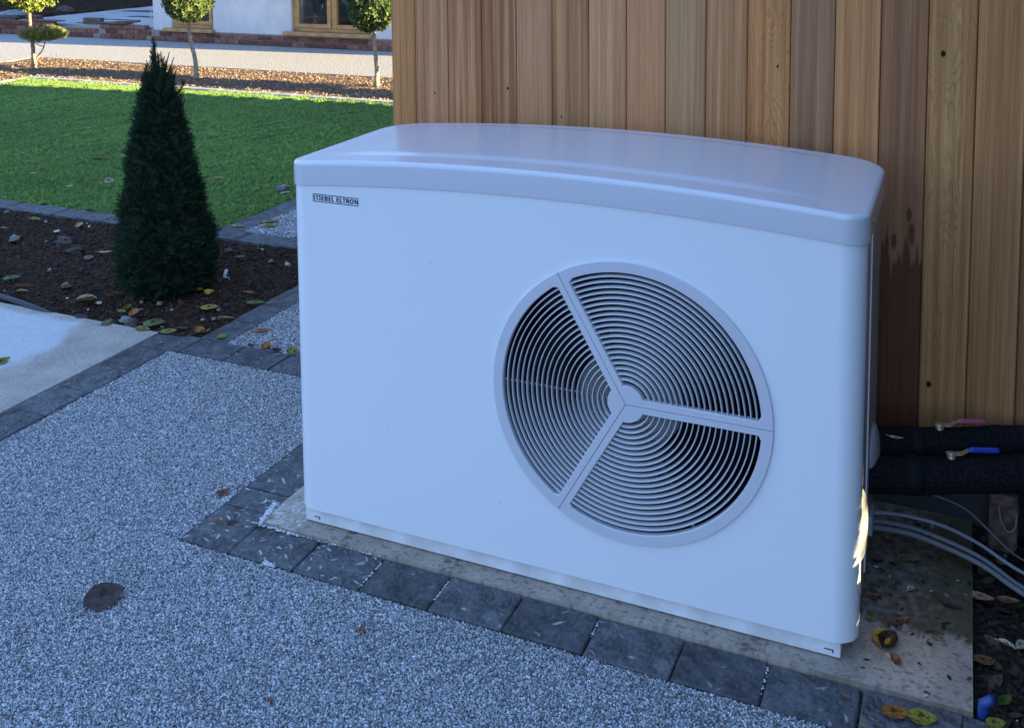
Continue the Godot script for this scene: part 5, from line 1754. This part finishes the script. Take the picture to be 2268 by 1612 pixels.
	for i in 260:
		var p := Vector3(rng.randf_range(1.49, 1.72), 0.0015, rng.randf_range(-0.70, -0.17))
		if rng.randf() < 0.12: p = Vector3(rng.randf_range(1.46, 1.72), 0.0015, rng.randf_range(-0.17, 0.03))
		wb.append(turned(p, Vector3.ONE * lerpf(0.0012, 0.008, pow(rng.randf(), 2.5)), 0.25))
		var c := rng.randf_range(0.02, 0.10) if rng.randf() < 0.86 else rng.randf_range(0.3, 0.6)
		tb.append(Color(c, c * 0.82, c * 0.62))
	tag(many("debris", bit, M.clods, wb, tb), "crumbs and flakes scattered over the unswept part of the concrete base", "debris", "", "stuff")
	# leaf litter on the damp strip, too broken to count
	var mesh := leaf_mesh(0.035, 0.02, 0.6, 0.2, 0.0, 3)
	var where := []
	var tint := []
	for i in 420:
		var p := Vector3(rng.randf_range(1.735, 2.3), -0.014, rng.randf_range(-0.70, 0.5))
		where.append(turned(p, Vector3.ONE * rng.randf_range(0.5, 1.3), 0.4))
		var c := rng.randf_range(0.3, 1.2)
		tint.append(Color(0.07 * c, 0.05 * c, 0.032 * c))
	tag(many("leaf_litter", mesh, M.clods, where, tint), "dark rotting leaf litter on the soil strip beside the concrete base", "leaf litter", "", "stuff")

func _ready() -> void:
	rng.seed = 20241
	nz.seed = 3
	nz.frequency = 0.01
	# camera: a view whose uprights stand nearly parallel, so the lens is shifted
	var cam := Camera3D.new()
	cam.name = "camera"
	cam.transform = Transform3D(Basis(Vector3(0.91638, -0.00809, -0.40024), Vector3(-0.02942, 0.99573, -0.08749), Vector3(0.39924, 0.09194, 0.91223)).orthonormalized(), Vector3(1.6679, 1.6477, 2.3031))
	cam.set_frustum(0.05 * 1612.0 / 2319.306, Vector2(0.05 * 5.063 / 2319.306, -0.05 * 757.03 / 2319.306), 0.05, 600.0)
	add_child(cam)
	cam.current = true
	# sky
	var sky_mat := ProceduralSkyMaterial.new()
	sky_mat.sky_top_color = lin(0.190, 0.352, 0.72)
	sky_mat.sky_horizon_color = lin(0.53, 0.722, 1.0)
	sky_mat.sky_curve = 0.18
	sky_mat.ground_bottom_color = lin(0.08, 0.08, 0.09)
	sky_mat.ground_horizon_color = lin(0.2, 0.25, 0.35)
	var sky := Sky.new()
	sky.sky_material = sky_mat
	var env := Environment.new()
	env.background_mode = Environment.BG_SKY
	env.sky = sky
	env.background_energy_multiplier = 0.34
	env.tonemap_mode = Environment.TONE_MAPPER_LINEAR
	env.tonemap_exposure = 7.3
	env.sdfgi_enabled = true
	env.ssao_enabled = true
	env.ssil_enabled = true
	var we := WorldEnvironment.new()
	we.name = "world_environment"
	we.environment = env
	add_child(we)
	# low autumn sun, along the house front and a little from behind it
	var sun := DirectionalLight3D.new()
	sun.name = "sun"
	sun.light_color = lin(1.0, 0.80, 0.44)
	sun.light_energy = 1.25
	sun.light_angular_distance = 0.5
	sun.shadow_enabled = true
	sun.basis = Basis.looking_at(Vector3(-1.0, -0.2493, 0.085).normalized())
	add_child(sun)
	make_materials()
	ground()
	paving()
	cedar_building()
	house()
	patio()
	plants()
	heat_pump()
	services()
	loose_surfaces()
	litter()
